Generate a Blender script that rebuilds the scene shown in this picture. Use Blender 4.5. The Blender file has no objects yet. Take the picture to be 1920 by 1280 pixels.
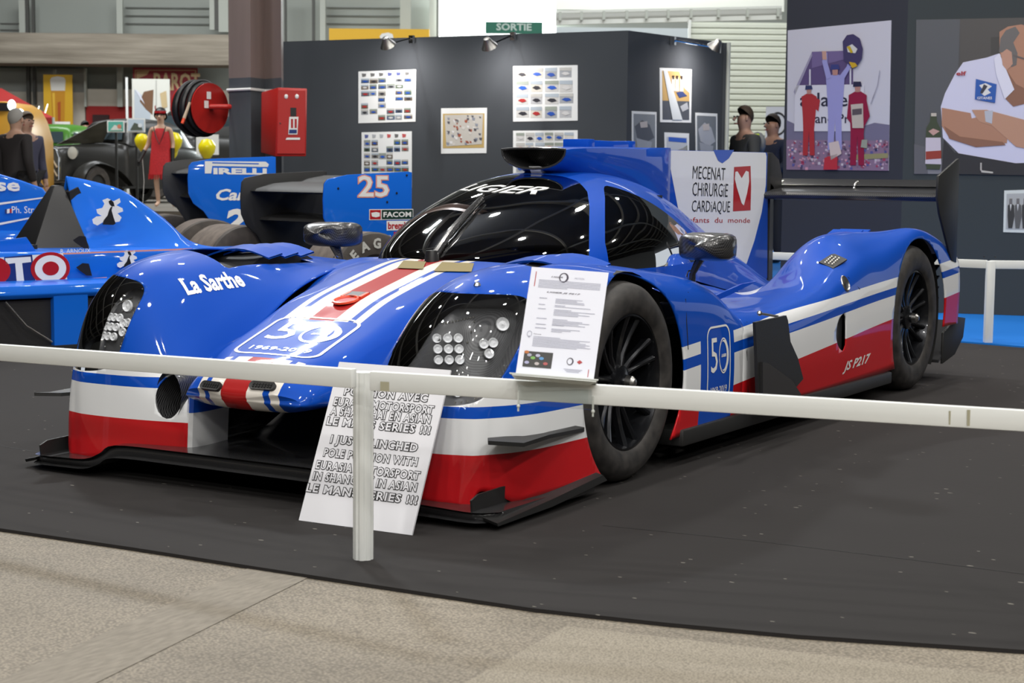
import bpy, bmesh, math, random
from math import sin, cos, pi, radians, sqrt, atan2
from mathutils import Vector, Matrix, Quaternion
from mathutils.bvhtree import BVHTree
random.seed(7)
SC = bpy.context.scene
COL = SC.collection
# ---------------------------------------------------------------- camera
FPX, YAW, PIT, ROL = 3154.24, 3.687015, .098729, .009832
CAM = Vector((5.0049, 3.4898, 1.0304))
CD = Vector((cos(YAW)*cos(PIT), sin(YAW)*cos(PIT), -sin(PIT)))
_r = Vector((sin(YAW), -cos(YAW), 0)); _u = _r.cross(CD)
CR = _r*cos(ROL)+_u*sin(ROL); CU = -_r*sin(ROL)+_u*cos(ROL)
HF = Vector((cos(YAW), sin(YAW), 0)); HR = Vector((sin(YAW), -cos(YAW), 0))
RZ = YAW-pi/2                      # local frame facing the viewer: X right, Y away, Z up
cd = bpy.data.cameras.new('camera'); co = bpy.data.objects.new('camera', cd); COL.objects.link(co)
M = Matrix((CR, CU, -CD)).transposed().to_4x4(); M.translation = CAM
co.matrix_world = M
cd.lens = FPX/1920*36; cd.sensor_width = 36; cd.sensor_fit = 'HORIZONTAL'
cd.clip_start = .05; cd.clip_end = 400
cd.dof.use_dof = True; cd.dof.focus_distance = 6.4; cd.dof.aperture_fstop = 8
SC.camera = co
# ---------------------------------------------------------------- light
SC.view_settings.view_transform = 'Standard'; SC.view_settings.look = 'None'
SC.view_settings.gamma = 1; SC.view_settings.use_curve_mapping = False
SC.view_settings.exposure = .12
wd = bpy.data.worlds.new('hall_daylight'); SC.world = wd; wd.use_nodes = True
wd.node_tree.nodes['Background'].inputs[0].default_value = (.80, .86, .92, 1)
wd.node_tree.nodes['Background'].inputs[1].default_value = .75
def area(name, loc, tgt, size, power, col=(1, .97, .92), size_y=None, spread=None):
    l = bpy.data.lights.new(name, 'AREA'); l.energy = power; l.color = col
    l.shape = 'RECTANGLE' if size_y else 'DISK'; l.size = size
    if size_y: l.size_y = size_y
    if spread: l.spread = spread
    o = bpy.data.objects.new(name, l); COL.objects.link(o); o.location = loc
    o.rotation_euler = (Vector(tgt)-Vector(loc)).to_track_quat('-Z', 'Y').to_euler()
    return o
for i in range(4):
    for j in range(5):
        x, y = -10+i*4.2+(j % 2)*1.1, -8+j*4.0
        area('hall_lamp', (x, y, 7.6), (x, y, 0), .34, 95)
area('skylight_panel', (-6.3, -8.2, 8.3), (0, 0, 0), 1.0, 420, (.93, .97, 1), .22)
for i in range(3):
    for j in range(3):
        p = Vector((5+i*4.4, 3+j*4.6-i*.6, 7.2)); area('hall_lamp', p, (0, 0, .3), .4, 110)
for i in range(2):
    for j in range(2):
        p = CAM+HF*(27+i*11)+HR*(-9+j*12); area('far_fill_light', (p.x, p.y, 8.8), (p.x+HF.x*3, p.y+HF.y*3, 0), 8, 900, (.95, .98, 1), 3)  # wide unseen fill lights, added to brighten the dark far hall
# ---------------------------------------------------------------- helpers
def ray(px, py): return CD+CR*((px-960)/FPX)-CU*((py-640)/FPX)
def on(px, py, ax, val):
    v = ray(px, py); i = 'xyz'.index(ax); return CAM+v*((val-CAM[i])/v[i])
def at(px, py, D):                # the world point seen at a pixel, D metres ahead
    v = ray(px, py); return CAM+v*(D/v.dot(HF))
class E:                           # small expression compiler for shader maths
    def __init__(s, t, k): s.t, s.k = t, k
    def op(s, o, b=None, c=None):
        n = s.t.nodes.new('ShaderNodeMath'); n.operation = o
        for i, v in enumerate([s, b, c]):
            if v is None: continue
            if isinstance(v, E): s.t.links.new(v.k, n.inputs[i])
            else: n.inputs[i].default_value = v
        return E(s.t, n.outputs[0])
    def __add__(s, b): return s.op('ADD', b)
    def __sub__(s, b): return s.op('SUBTRACT', b)
    def __mul__(s, b): return s.op('MULTIPLY', b)
    def __gt__(s, b): return s.op('GREATER_THAN', b)
    def __lt__(s, b): return s.op('LESS_THAN', b)
    def abs(s): return s.op('ABSOLUTE')
    def frac(s): return s.op('FRACT')
    def max(s, b): return s.op('MAXIMUM', b)
    def min(s, b): return s.op('MINIMUM', b)
def coords(t, kind='Object'):
    n = t.nodes.new('ShaderNodeTexCoord'); sp = t.nodes.new('ShaderNodeSeparateXYZ')
    t.links.new(n.outputs[kind], sp.inputs[0])
    return [E(t, sp.outputs[i]) for i in range(3)], n.outputs[kind]
def mixc(t, f, a, b):
    n = t.nodes.new('ShaderNodeMix'); n.data_type = 'RGBA'
    if isinstance(f, E): t.links.new(f.k, n.inputs[0])
    else: n.inputs[0].default_value = f
    for i, v in ((6, a), (7, b)):
        if isinstance(v, tuple): n.inputs[i].default_value = (*v, 1)
        else: t.links.new(v, n.inputs[i])
    return n.outputs[2]
def mat(name, col=(.5, .5, .5), rough=.5, metal=0, coat=0, emit=0, spec=None, alpha=None, trans=0):
    m = bpy.data.materials.new(name); m.use_nodes = True
    b = m.node_tree.nodes['Principled BSDF']
    b.inputs['Base Color'].default_value = (*col, 1); b.inputs['Roughness'].default_value = rough
    b.inputs['Metallic'].default_value = metal; b.inputs['Coat Weight'].default_value = coat
    b.inputs['Coat Roughness'].default_value = .04
    if spec is not None: b.inputs['Specular IOR Level'].default_value = spec
    if emit: b.inputs['Emission Color'].default_value = (*col, 1); b.inputs['Emission Strength'].default_value = emit
    if trans: b.inputs['Transmission Weight'].default_value = trans
    return m
def noise(t, scale, detail=3, vec=None, rough=.5):
    n = t.nodes.new('ShaderNodeTexNoise'); n.inputs['Scale'].default_value = scale
    n.inputs['Detail'].default_value = detail; n.inputs['Roughness'].default_value = rough
    if vec is not None: t.links.new(vec, n.inputs['Vector'])
    return n
def bump(m, h, strength=.3, dist=.01):
    t = m.node_tree; b = t.nodes.new('ShaderNodeBump'); b.inputs['Strength'].default_value = strength
    b.inputs['Distance'].default_value = dist
    t.links.new(h.k if isinstance(h, E) else h, b.inputs['Height'])
    t.links.new(b.outputs[0], t.nodes['Principled BSDF'].inputs['Normal'])
def setcol(m, sock): m.node_tree.links.new(sock, m.node_tree.nodes['Principled BSDF'].inputs['Base Color'])
def ramp(t, fac, stops):
    n = t.nodes.new('ShaderNodeValToRGB'); t.links.new(fac, n.inputs[0])
    e = n.color_ramp.elements
    while len(e) < len(stops): e.new(.5)
    for q, (p, c) in zip(e, stops): q.position = p; q.color = (*c, 1)
    return n.outputs[0]
def smooth(me, ang=38):
    for p in me.polygons: p.use_smooth = True
    me.set_sharp_from_angle(angle=radians(ang))
def linkmesh(name, vs, fs, m, par=None, sm=True, ang=38, cols=None):
    me = bpy.data.meshes.new(name); me.from_pydata([tuple(v) for v in vs], [], fs); me.update()
    for q in (m if isinstance(m, (list, tuple)) else [m]): me.materials.append(q)
    if sm: smooth(me, ang)
    if cols:
        ca = me.color_attributes.new('print', 'FLOAT_COLOR', 'CORNER'); i = 0
        for p, c in zip(me.polygons, cols):
            for _ in p.vertices: ca.data[i].color = (*c, 1); i += 1
    o = bpy.data.objects.new(name, me); COL.objects.link(o)
    if par is not None: o.parent = par
    return o
def thing(name, label, cat, loc=(0, 0, 0), rz=0, group=None):
    o = bpy.data.objects.new(name, None); COL.objects.link(o); o.location = loc; o.rotation_euler = (0, 0, rz)
    o.empty_display_size = .1
    return tag(o, label, cat, group)
def tag(o, label=None, cat=None, group=None, kind=None):
    if label: o['label'] = label
    if cat: o['category'] = cat
    if group: o['group'] = group
    if kind: o['kind'] = kind
    return o
class MB:                          # collects shapes into one mesh
    def __init__(s): s.v, s.f, s.mi = [], [], []
    def add(s, vs, fs, mi=0):
        n = len(s.v); s.v += [Vector(v) for v in vs]; s.f += [[i+n for i in f] for f in fs]; s.mi += [mi]*len(fs); return s
    def box(s, c, d, R=None, mi=0):
        c = Vector(c); p = []
        for i in range(8):
            q = Vector(((-.5, .5)[i & 1]*d[0], (-.5, .5)[i >> 1 & 1]*d[1], (-.5, .5)[i >> 2]*d[2]))
            p.append(c+(R @ q if R else q))
        return s.add(p, [(0, 2, 3, 1), (4, 5, 7, 6), (0, 1, 5, 4), (2, 6, 7, 3), (0, 4, 6, 2), (1, 3, 7, 5)], mi)
    def tube(s, pts, r, n=10, caps=True, mi=0, flat=1):
        pts = [Vector(p) for p in pts]; rs = r if isinstance(r, (list, tuple)) else [r]*len(pts); vs = []; fs = []
        up = None
        for i, p in enumerate(pts):
            d = (pts[min(i+1, len(pts)-1)]-pts[max(i-1, 0)]).normalized()
            if up is None: up = Vector((0, 0, 1)) if abs(d.z) < .9 else Vector((1, 0, 0))
            a = d.cross(up).normalized(); b = a.cross(d); up = b
            for k in range(n):
                t = 2*pi*k/n; vs.append(p+a*cos(t)*rs[i]+b*sin(t)*rs[i]*flat)
        for i in range(len(pts)-1):
            for k in range(n): fs.append((i*n+k, i*n+(k+1) % n, (i+1)*n+(k+1) % n, (i+1)*n+k))
        if caps: fs += [tuple(range(n-1, -1, -1)), tuple(range((len(pts)-1)*n, len(pts)*n))]
        return s.add(vs, fs, mi)
    def lathe(s, prof, n=32, axis='z', c=(0, 0, 0), mi=0, closed=False):
        vs = []; m = len(prof); c = Vector(c)
        for k in range(n):
            t = 2*pi*k/n
            for r, h in prof:
                q = {'z': (r*cos(t), r*sin(t), h), 'y': (r*sin(t), h, r*cos(t)), 'x': (h, r*cos(t), r*sin(t))}[axis]
                vs.append(c+Vector(q))
        fs = [(k*m+i, ((k+1) % n)*m+i, ((k+1) % n)*m+(i+1) % m, k*m+(i+1) % m) for k in range(n) for i in range(m if closed else m-1)]
        return s.add(vs, fs, mi)
    def prism(s, poly, w, fn=None, mi=0):
        # poly 2D (x,z), thickness w along y; fn maps (x,y,z)
        n = len(poly); fn = fn or (lambda x, y, z: (x, y, z))
        vs = [fn(x, -w/2, z) for x, z in poly]+[fn(x, w/2, z) for x, z in poly]
        fs = [tuple(range(n)), tuple(range(2*n-1, n-1, -1))]+[(i, i+n, (i+1) % n+n, (i+1) % n) for i in range(n)]
        return s.add(vs, fs, mi)
    def ball(s, c, r, n=12, mi=0):
        r = r if isinstance(r, (list, tuple)) else (r, r, r); m = n//2+1
        vs = [Vector(c)+Vector((r[0]*sin(pi*i/(m-1))*cos(2*pi*k/n), r[1]*sin(pi*i/(m-1))*sin(2*pi*k/n), r[2]*cos(pi*i/(m-1)))) for i in range(m) for k in range(n)]
        fs = [(i*n+k, (i+1)*n+k, (i+1)*n+(k+1) % n, i*n+(k+1) % n) for i in range(m-1) for k in range(n)]
        return s.add(vs, fs, mi)
    def build(s, name, m, par=None, sm=True, ang=35, bev=0):
        o = linkmesh(name, s.v, s.f, m, par, False)
        if isinstance(m, (list, tuple)):
            for p, i in zip(o.data.polygons, s.mi): p.material_index = i
        bm = bmesh.new(); bm.from_mesh(o.data); bmesh.ops.remove_doubles(bm, verts=bm.verts, dist=1e-5)
        if bev: bmesh.ops.bevel(bm, geom=[e for e in bm.edges if e.calc_face_angle(0) > .6], offset=bev, segments=2, affect='EDGES', profile=.5)
        bmesh.ops.recalc_face_normals(bm, faces=bm.faces); bm.to_mesh(o.data); bm.free()
        if sm: smooth(o.data, ang)
        return o
def dup(o, par=None):
    c = o.copy(); COL.objects.link(c)
    if par is not None: c.parent = par; c.matrix_parent_inverse = Matrix()
    for k in list(o.children): dup(k, c)
    return c
def cr(p0, p1, p2, p3, t):
    return .5*((2*p1)+(p2-p0)*t+(2*p0-5*p1+4*p2-p3)*t*t+(3*p1-p0-3*p2+p3)*t**3)
def spline(pts, k):
    out = []; n = len(pts)
    for i in range(n-1):
        a = pts[i-1] if i else 2*pts[0]-pts[1]; d = pts[i+2] if i+2 < n else 2*pts[-1]-pts[-2]
        for j in range(k): out.append(cr(a, pts[i], pts[i+1], d, j/k))
    out.append(pts[-1].copy() if hasattr(pts[-1], 'copy') else pts[-1]); return out
def patch(net, ku, kv):            # smooth grid through a net of points
    rows = [spline([Vector(p) for p in r], kv) for r in net]
    cols = [spline([r[j] for r in rows], ku) for j in range(len(rows[0]))]
    return [[cols[j][i] for j in range(len(cols))] for i in range(len(cols[0]))]
def gridmesh(G, flip=False):
    n, m = len(G), len(G[0]); vs = [p for r in G for p in r]
    fs = [(i*m+j, i*m+j+1, (i+1)*m+j+1, (i+1)*m+j) for i in range(n-1) for j in range(m-1)]
    if flip: fs = [f[::-1] for f in fs]
    return vs, fs
def clip(vs, fs, g):               # keep g(p) >= 0, cut cleanly
    vs = list(vs); val = [g(p) for p in vs]; cache = {}; out = []
    def cut(a, b):
        k = (min(a, b), max(a, b))
        if k not in cache:
            A, B = vs[k[0]], vs[k[1]]; lo, hi = 0., 1.; fa = val[k[0]]
            for _ in range(12):
                m = (lo+hi)/2
                if (g(A.lerp(B, m)) >= 0) == (fa >= 0): lo = m
                else: hi = m
            vs.append(A.lerp(B, (lo+hi)/2)); cache[k] = len(vs)-1
        return cache[k]
    for f in fs:
        s = [val[i] >= 0 for i in f]
        if all(s): out.append(tuple(f)); continue
        if not any(s): continue
        q = []
        for i in range(len(f)):
            a, b = f[i], f[(i+1) % len(f)]
            if s[i]: q.append(a)
            if s[i] != s[(i+1) % len(f)]: q.append(cut(a, b))
        if len(q) > 2: out.append(tuple(q))
    used = sorted({i for f in out for i in f}); mp = {u: i for i, u in enumerate(used)}
    return [vs[u] for u in used], [tuple(mp[i] for i in f) for f in out]
def solid(o, th, off=-1):
    md = o.modifiers.new('thickness', 'SOLIDIFY'); md.thickness = th; md.offset = off; return o
def mirror_y(vs, fs): return [Vector((v[0], -v[1], v[2])) for v in vs], [tuple(f[::-1]) for f in fs]
_tc = {}
def textgeo(s, size=1, bold=0, shear=0, align='CENTER', width=None, res=2, ls=1.0, cs=1.0):
    cu = bpy.data.curves.new('t', 'FONT'); cu.body = s; cu.size = size; cu.offset = bold; cu.shear = shear
    cu.align_x = align; cu.align_y = 'CENTER'; cu.resolution_u = res; cu.space_line = ls; cu.space_character = cs
    ob = bpy.data.objects.new('t', cu); COL.objects.link(ob)
    ev = ob.evaluated_get(bpy.context.evaluated_depsgraph_get()); me = ev.to_mesh()
    vs = [(v.co.x, v.co.y) for v in me.vertices]; fs = [tuple(p.vertices) for p in me.polygons]
    ev.to_mesh_clear(); bpy.data.objects.remove(ob); bpy.data.curves.remove(cu)
    if width and vs:
        k = width/(max(v[0] for v in vs)-min(v[0] for v in vs)); vs = [(x*k, y) for x, y in vs]
    return vs, fs
def refine(vs, fs, step):          # cut a flat 2D mesh so that it can bend
    bm = bmesh.new(); bv = [bm.verts.new((x, y, 0)) for x, y in vs]
    for f in fs:
        try: bm.faces.new([bv[i] for i in f])
        except ValueError: pass
    for ax in (0, 1):
        lo = min(v[ax] for v in vs); hi = max(v[ax] for v in vs); c = lo+step
        while c < hi:
            no = (1, 0, 0) if ax == 0 else (0, 1, 0); pt = (c, 0, 0) if ax == 0 else (0, c, 0)
            bmesh.ops.bisect_plane(bm, geom=bm.verts[:]+bm.edges[:]+bm.faces[:], plane_co=pt, plane_no=no); c += step
    bm.verts.index_update(); r = [(v.co.x, v.co.y) for v in bm.verts], [tuple(v.index for v in f.verts) for f in bm.faces]
    bm.free(); return r
def bvh(objs):
    vs = []; fs = []
    for o in objs:
        n = len(vs); vs += [v.co.copy() for v in o.data.vertices]; fs += [[i+n for i in p.vertices] for p in o.data.polygons]
    return BVHTree.FromPolygons(vs, fs)
def decal(name, geo, tree, org, U, V, D, m, par, off=.002, step=.05):
    # project flat artwork (origin org, axes U,V) along D onto a surface
    vs, fs = refine(*geo, step) if step else geo
    org, U, V, D = Vector(org), Vector(U), Vector(V), Vector(D).normalized(); out = []; ok = []
    for x, y in vs:
        p = org+U*x+V*y; h = tree.ray_cast(p-D*.6, D)
        if h[0] is None: out.append(p); ok.append(False)
        else:
            n = h[1] if h[1].dot(D) < 0 else -h[1]; out.append(h[0]+n*off); ok.append(True)
    fs = [f for f in fs if all(ok[i] for i in f) and max((out[a]-out[b]).length for a in f for b in f) < .2]
    return linkmesh(name, out, fs, m, par, False)
def flat(name, geo, org, U, V, m, par=None, off=0, cols=None):
    org, U, V = Vector(org), Vector(U).normalized(), Vector(V).normalized(); N = U.cross(V)
    return linkmesh(name, [org+U*x+V*y+N*off for x, y in geo[0]], geo[1], m, par, False, cols=cols)
def join2(*gs):
    v = []; f = []
    for g in gs: n = len(v); v += list(g[0]); f += [tuple(i+n for i in q) for q in g[1]]
    return v, f
def tr2(g, dx=0, dy=0, sx=1, sy=1, rot=0, sh=0):
    c, s = cos(rot), sin(rot)
    return [((x*sx+y*sh)*c-y*sy*s+dx, (x*sx+y*sh)*s+y*sy*c+dy) for x, y in g[0]], g[1]
def rect2(x0, y0, x1, y1): return [(x0, y0), (x1, y0), (x1, y1), (x0, y1)], [(0, 1, 2, 3)]
def poly2(pts): return list(pts), [tuple(range(len(pts)))]
def ring2(outer, inner):
    n = len(outer); return list(outer)+list(inner), [(i, (i+1) % n, n+(i+1) % n, n+i) for i in range(n)]
def ell(cx, cy, rx, ry, n=32, t0=0): return [(cx+rx*cos(t0+2*pi*k/n), cy+ry*sin(t0+2*pi*k/n)) for k in range(n)]
def rrect(w, h, r, n=6):
    o = []
    for cx, cy, a in ((w/2-r, h/2-r, 0), (-w/2+r, h/2-r, 90), (-w/2+r, -h/2+r, 180), (w/2-r, -h/2+r, 270)):
        o += [(cx+r*cos(radians(a+90*k/n)), cy+r*sin(radians(a+90*k/n))) for k in range(n+1)]
    return o
PRINT = mat('printed_paper', (1, 1, 1), .45)
_a = PRINT.node_tree.nodes.new('ShaderNodeVertexColor'); _a.layer_name = 'print'; setcol(PRINT, _a.outputs[0])
class PR:                          # coloured flat print
    def __init__(s): s.v, s.f, s.c, s.l = [], [], [], []
    def add(s, g, c, lv=1):
        n = len(s.v); s.v += [(x, y, lv) for x, y in g[0]]; s.f += [tuple(i+n for i in q) for q in g[1]]; s.c += [c]*len(g[1]); return s
    def p(s, pts, c, lv=1): return s.add(poly2(pts), c, lv)
    def build(s, name, org, U, V, par=None, eps=.0012, mt=None):
        U, V = Vector(U).normalized(), Vector(V).normalized(); N = U.cross(V)
        return linkmesh(name, [Vector(org)+U*x+V*y+N*(l*eps) for x, y, l in s.v], s.f, mt or PRINT, par, False, cols=s.c)
def sr(r, g, b): return tuple(((c/255+.055)/1.055)**2.4 if c > 10 else c/255/12.92 for c in (r, g, b))
def skin(name, pts, edges, rad, m, par, sub=2, loc=None):
    me = bpy.data.meshes.new(name); me.from_pydata([tuple(p) for p in pts], edges, []); me.update(); me.materials.append(m)
    o = bpy.data.objects.new(name, me); COL.objects.link(o); o.parent = par
    md = o.modifiers.new('body', 'SKIN'); md.use_smooth_shade = True
    for i, d in enumerate(me.skin_vertices[0].data):
        r = rad[i]; d.radius = r if isinstance(r, tuple) else (r, r); d.use_root = (i == 0)
    s = o.modifiers.new('smooth', 'SUBSURF'); s.levels = sub; s.render_levels = sub
    return o
# ---------------------------------------------------------------- materials
BLUE = (.002, .066, .44); WHITE = (.74, .75, .76); RED = (.50, .008, .012)
def paint(name, col, rough=.5): return mat(name, col, rough, 0, .55, spec=.12)
M_blue = paint('blue_paint', BLUE); M_white = paint('white_paint', WHITE); M_red = paint('red_paint', RED)
M_f1 = paint('light_blue_paint', (.004, .125, .62))
M_black = mat('black_plastic', (.012, .012, .013), .4); M_dark = mat('dark_void', (.004, .004, .004), .7)
M_rubber = mat('rubber', (.022, .021, .02), .6)
t = M_rubber.node_tree; n = noise(t, 14, 5); setcol(M_rubber, ramp(t, n.outputs[0], [(.3, (.014, .013, .013)), (.75, (.055, .05, .046))]))
M_rim = mat('black_rim', (.014, .015, .018), .28, .6, .3)
M_steel = mat('steel', (.55, .54, .52), .28, 1); M_chrome = mat('chrome', (.8, .8, .8), .1, 1)
M_wp = mat('white_print', (.8, .8, .78), .35); M_cream = mat('cream_print', (.82, .76, .66), .3); M_bp = mat('black_print', (.012, .012, .012), .4)
M_rp = mat('red_print', (.42, .01, .015), .3); M_pink = mat('salmon_line', (.75, .32, .24), .35)
M_navy = mat('navy_print', (.01, .03, .17), .35); M_orange = mat('orange_red_plastic', (.75, .07, .02), .35)
def carbonmat(name, s=220, a=(.008, .008, .009), b=(.05, .05, .052), rough=.25):
    m = mat(name, a, rough, 0, .5); t = m.node_tree; (x, y, z), _ = coords(t)
    u = (x+y+z)*s; v = (x-y+z*.7)*s
    c = ((u.frac() > .5)+(v.frac() > .5))*.5
    setcol(m, mixc(t, c, a, b)); return m
M_carbon = carbonmat('carbon_fibre'); M_carbonB = carbonmat('carbon_fibre_coarse', 90, (.005, .005, .006), (.06, .06, .062), .3)
M_house = carbonmat('lamp_bucket_carbon', 240, (.045, .045, .047), (.12, .12, .125), .35)
M_dull = mat('matte_black_carbon', (.016, .016, .016), .5); bump(M_dull, noise(M_dull.node_tree, 60, 4).outputs[0], .2, .002)
def glassmat(name, tint, ior=1.45, rough=.02, dens=1.0):
    m = bpy.data.materials.new(name); m.use_nodes = True; t = m.node_tree; t.nodes.clear()
    o = t.nodes.new('ShaderNodeOutputMaterial'); a = t.nodes.new('ShaderNodeBsdfTransparent'); g = t.nodes.new('ShaderNodeBsdfGlossy')
    a.inputs[0].default_value = (*tint, 1); g.inputs['Roughness'].default_value = rough; f = t.nodes.new('ShaderNodeFresnel'); f.inputs[0].default_value = ior
    x = t.nodes.new('ShaderNodeMixShader'); t.links.new(f.outputs[0], x.inputs[0]); t.links.new(a.outputs[0], x.inputs[1]); t.links.new(g.outputs[0], x.inputs[2]); t.links.new(x.outputs[0], o.inputs[0])
    return m
M_tint = glassmat('tinted_glass', (.10, .10, .105)); M_lens = glassmat('clear_lens', (.93, .94, .95), 1.4); M_acryl = glassmat('acrylic', (.93, .95, .95), 1.4)
# the livery: white and red bands along the sides
M_liv = paint('livery', BLUE); t = M_liv.node_tree; (x, y, z), _ = coords(t); k = x*-1.0
def band(lo, hi): return (z > lo)*(z < hi)
side = (y.abs() > .27)
gap = ((x > -.505)+(x < -.80)).min(1.0)
w1 = band((k*.06+.365).max(.343), (k*.06+.41).max(.385)); w2 = band((k*.07+.195).max(.2), (k*.062+.325).max(.308))
rd = z < (k*.07+.195).max(.2)
gr = ((x > -.505)+(x < -.80)).min(1.0)
c = mixc(t, ((w1+w2).min(1.0)*side)*gap, BLUE, WHITE); c = mixc(t, (rd*side)*gr, c, RED); setcol(M_liv, c)
# nose livery: stripes along the nose with a gap for the badge
M_nose = paint('nose_livery', BLUE); t = M_nose.node_tree; (x, y, z), _ = coords(t); a = y.abs()
st = ((x > .79)+(x < .50)).min(1.0)
wh = (((a > .052)*(a < .112))+((a > .134)*(a < .165))).min(1.0)
c = mixc(t, wh*st, BLUE, (.74, .70, .64)); c = mixc(t, (a < .052)*st, c, (.36, .012, .012)); setcol(M_nose, c)

# ---------------------------------------------------------------- the race car
CAR = thing('race_car', 'blue, white and red closed prototype race car with black cockpit glass behind the white barrier', 'race car')
ARF, ARR = (0, .34, .368), (-3.01, .355, .388)
FR = [  # left front fender: rows rear -> front, columns valley -> crown -> sill
 [(-.90,.50,.62),(-.90,.57,.595),(-.90,.66,.57),(-.90,.75,.555),(-.90,.85,.53),(-.90,.91,.50),(-.90,.94,.44),(-.90,.945,.28),(-.90,.93,.13)],
 [(-.66,.47,.665),(-.66,.57,.66),(-.66,.68,.655),(-.66,.78,.65),(-.66,.87,.632),(-.66,.925,.575),(-.66,.94,.45),(-.66,.945,.28),(-.66,.935,.12)],
 [(-.3,.43,.685),(-.3,.54,.685),(-.3,.65,.70),(-.3,.76,.705),(-.3,.86,.685),(-.3,.925,.62),(-.3,.94,.48),(-.3,.945,.28),(-.3,.935,.11)],
 [(0,.36,.662),(0,.47,.685),(0,.59,.713),(0,.73,.735),(0,.85,.718),(0,.92,.66),(0,.94,.5),(0,.945,.3),(0,.94,.08)],
 [(.22,.34,.60),(.22,.41,.64),(.22,.54,.715),(.22,.70,.75),(.22,.84,.73),(.22,.915,.655),(.22,.935,.5),(.22,.945,.3),(.22,.945,.045)],
 [(.42,.34,.48),(.42,.405,.585),(.42,.525,.70),(.42,.69,.745),(.42,.83,.715),(.42,.905,.63),(.42,.93,.48),(.42,.94,.28),(.42,.94,.045)],
 [(.61,.35,.36),(.61,.415,.50),(.60,.515,.65),(.60,.67,.715),(.60,.81,.685),(.60,.885,.60),(.60,.915,.46),(.60,.93,.28),(.60,.93,.045)],
 [(.74,.33,.30),(.75,.42,.42),(.74,.53,.565),(.73,.67,.645),(.73,.79,.615),(.72,.86,.53),(.715,.89,.42),(.715,.905,.27),(.715,.91,.045)],
 [(.80,.31,.27),(.815,.43,.36),(.82,.55,.475),(.82,.67,.535),(.805,.78,.515),(.79,.835,.45),(.785,.86,.37),(.785,.872,.25),(.785,.88,.08)],
 [(.83,.30,.22),(.855,.44,.28),(.865,.56,.345),(.865,.67,.375),(.86,.755,.365),(.845,.805,.33),(.84,.828,.28),(.84,.84,.2),(.835,.85,.09)],
 [(.84,.29,.10),(.87,.44,.10),(.885,.56,.09),(.89,.66,.05),(.885,.73,.04),(.875,.775,.04),(.87,.80,.04),(.862,.815,.04),(.855,.825,.04)]]
def arch(a): return lambda p: (max(sqrt((p.x-a[0])**2+(p.z-a[1])**2)-a[2], .60-p.y) if p.y > 0 else 1)
LSD = 1
def lensf(p):                      # > 0 inside the headlight
    inn = (.495 if LSD == 1 else .575)
    xr = .545+(.665-p.z)*.85
    d = [(p.y-inn)/(.07 if LSD == 1 else .16), (.668-p.z)/.05, (p.z-.335)/.05, (p.x-xr)/.08]
    s = sum(math.exp(-2.0*v) for v in d); return 1-s
def duct(p): return ((p.y-.375)/.05)**2+((p.z-.285)/.076)**2-1 if p.x > .6 else 1
G = patch(FR, 12, 9); V0, F0 = gridmesh(G)
def sym(name, vs, fs, m, th=0, par=CAR, **k):
    out = []
    for s in (0, 1):
        v, f = (vs, fs) if s == 0 else mirror_y(vs, fs)
        o = linkmesh(name, v, f, m, par, **k)
        if th: solid(o, th, -1 if name == 'rear_fender' else 1)
        out.append(o)
    return out
vb, fb = clip(V0, F0, arch(ARF)); vb, fb = clip(vb, fb, duct)
def louv(p): return -min((.40-p.x), (p.x+.10), (p.y-.50), (.78-p.y), p.z-.6)   # opening on the fender crown
vb, fb = clip(vb, fb, louv)
fend = []; lens = []; housing = []; LD = {}; c0 = Vector((.45, .55, .45))
for s in (1, -1):
    LSD = s; v_, f_ = clip(vb, fb, lambda p: -lensf(p)); vl, fl = clip(V0, F0, lensf); LD[s] = (vl, fl)
    inner = [p+(c0-p).normalized()*.085 for p in vl]; ln = [p+(p-c0).normalized()*.002 for p in vl]; fl2 = fl
    if s == -1: v_, f_ = mirror_y(v_, f_); inner, fl2 = mirror_y(inner, fl); ln, _q = mirror_y(ln, fl)
    o = linkmesh('front_fender', v_, f_, M_liv, CAR); solid(o, .006, 1); fend.append(o)
    lens.append(linkmesh('headlight_lens', ln, fl2, M_lens, CAR)); housing.append(linkmesh('headlight_housing', inner, fl2, M_house, CAR))
bump_v, bump_f = clip(V0, F0, lambda p: -louv(p))
for s, o in zip((1, -1), fend):
    m_ = MB(); vv = [Vector((p.x, p.y*s, p.z-.055)) for p in bump_v]; m_.add(vv, bump_f); m_.build('louver_duct', M_dark, CAR)
    for i in range(3):             # raised louver blades over the opening
        xx = .15-.095*i; m_ = MB(); pts = []
        for j in range(9):
            yy = .49+.30*j/8; zz = .712+.03*sin(pi*j/8)-.01*(i == 3)
            pts.append((yy, zz))
        vs = []; fs = []
        for yy, zz in pts:
            for dx, dz in ((.03, .006), (-.05, .020), (-.052, .014), (.028, .000)): vs.append((xx+dx, s*yy, zz+dz))
        for j in range(8):
            for q in range(4): fs.append((j*4+q, j*4+(q+1) % 4, j*4+4+(q+1) % 4, j*4+4+q))
        m_.add(vs, fs).build('louver_blade', M_blue, CAR)
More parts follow.
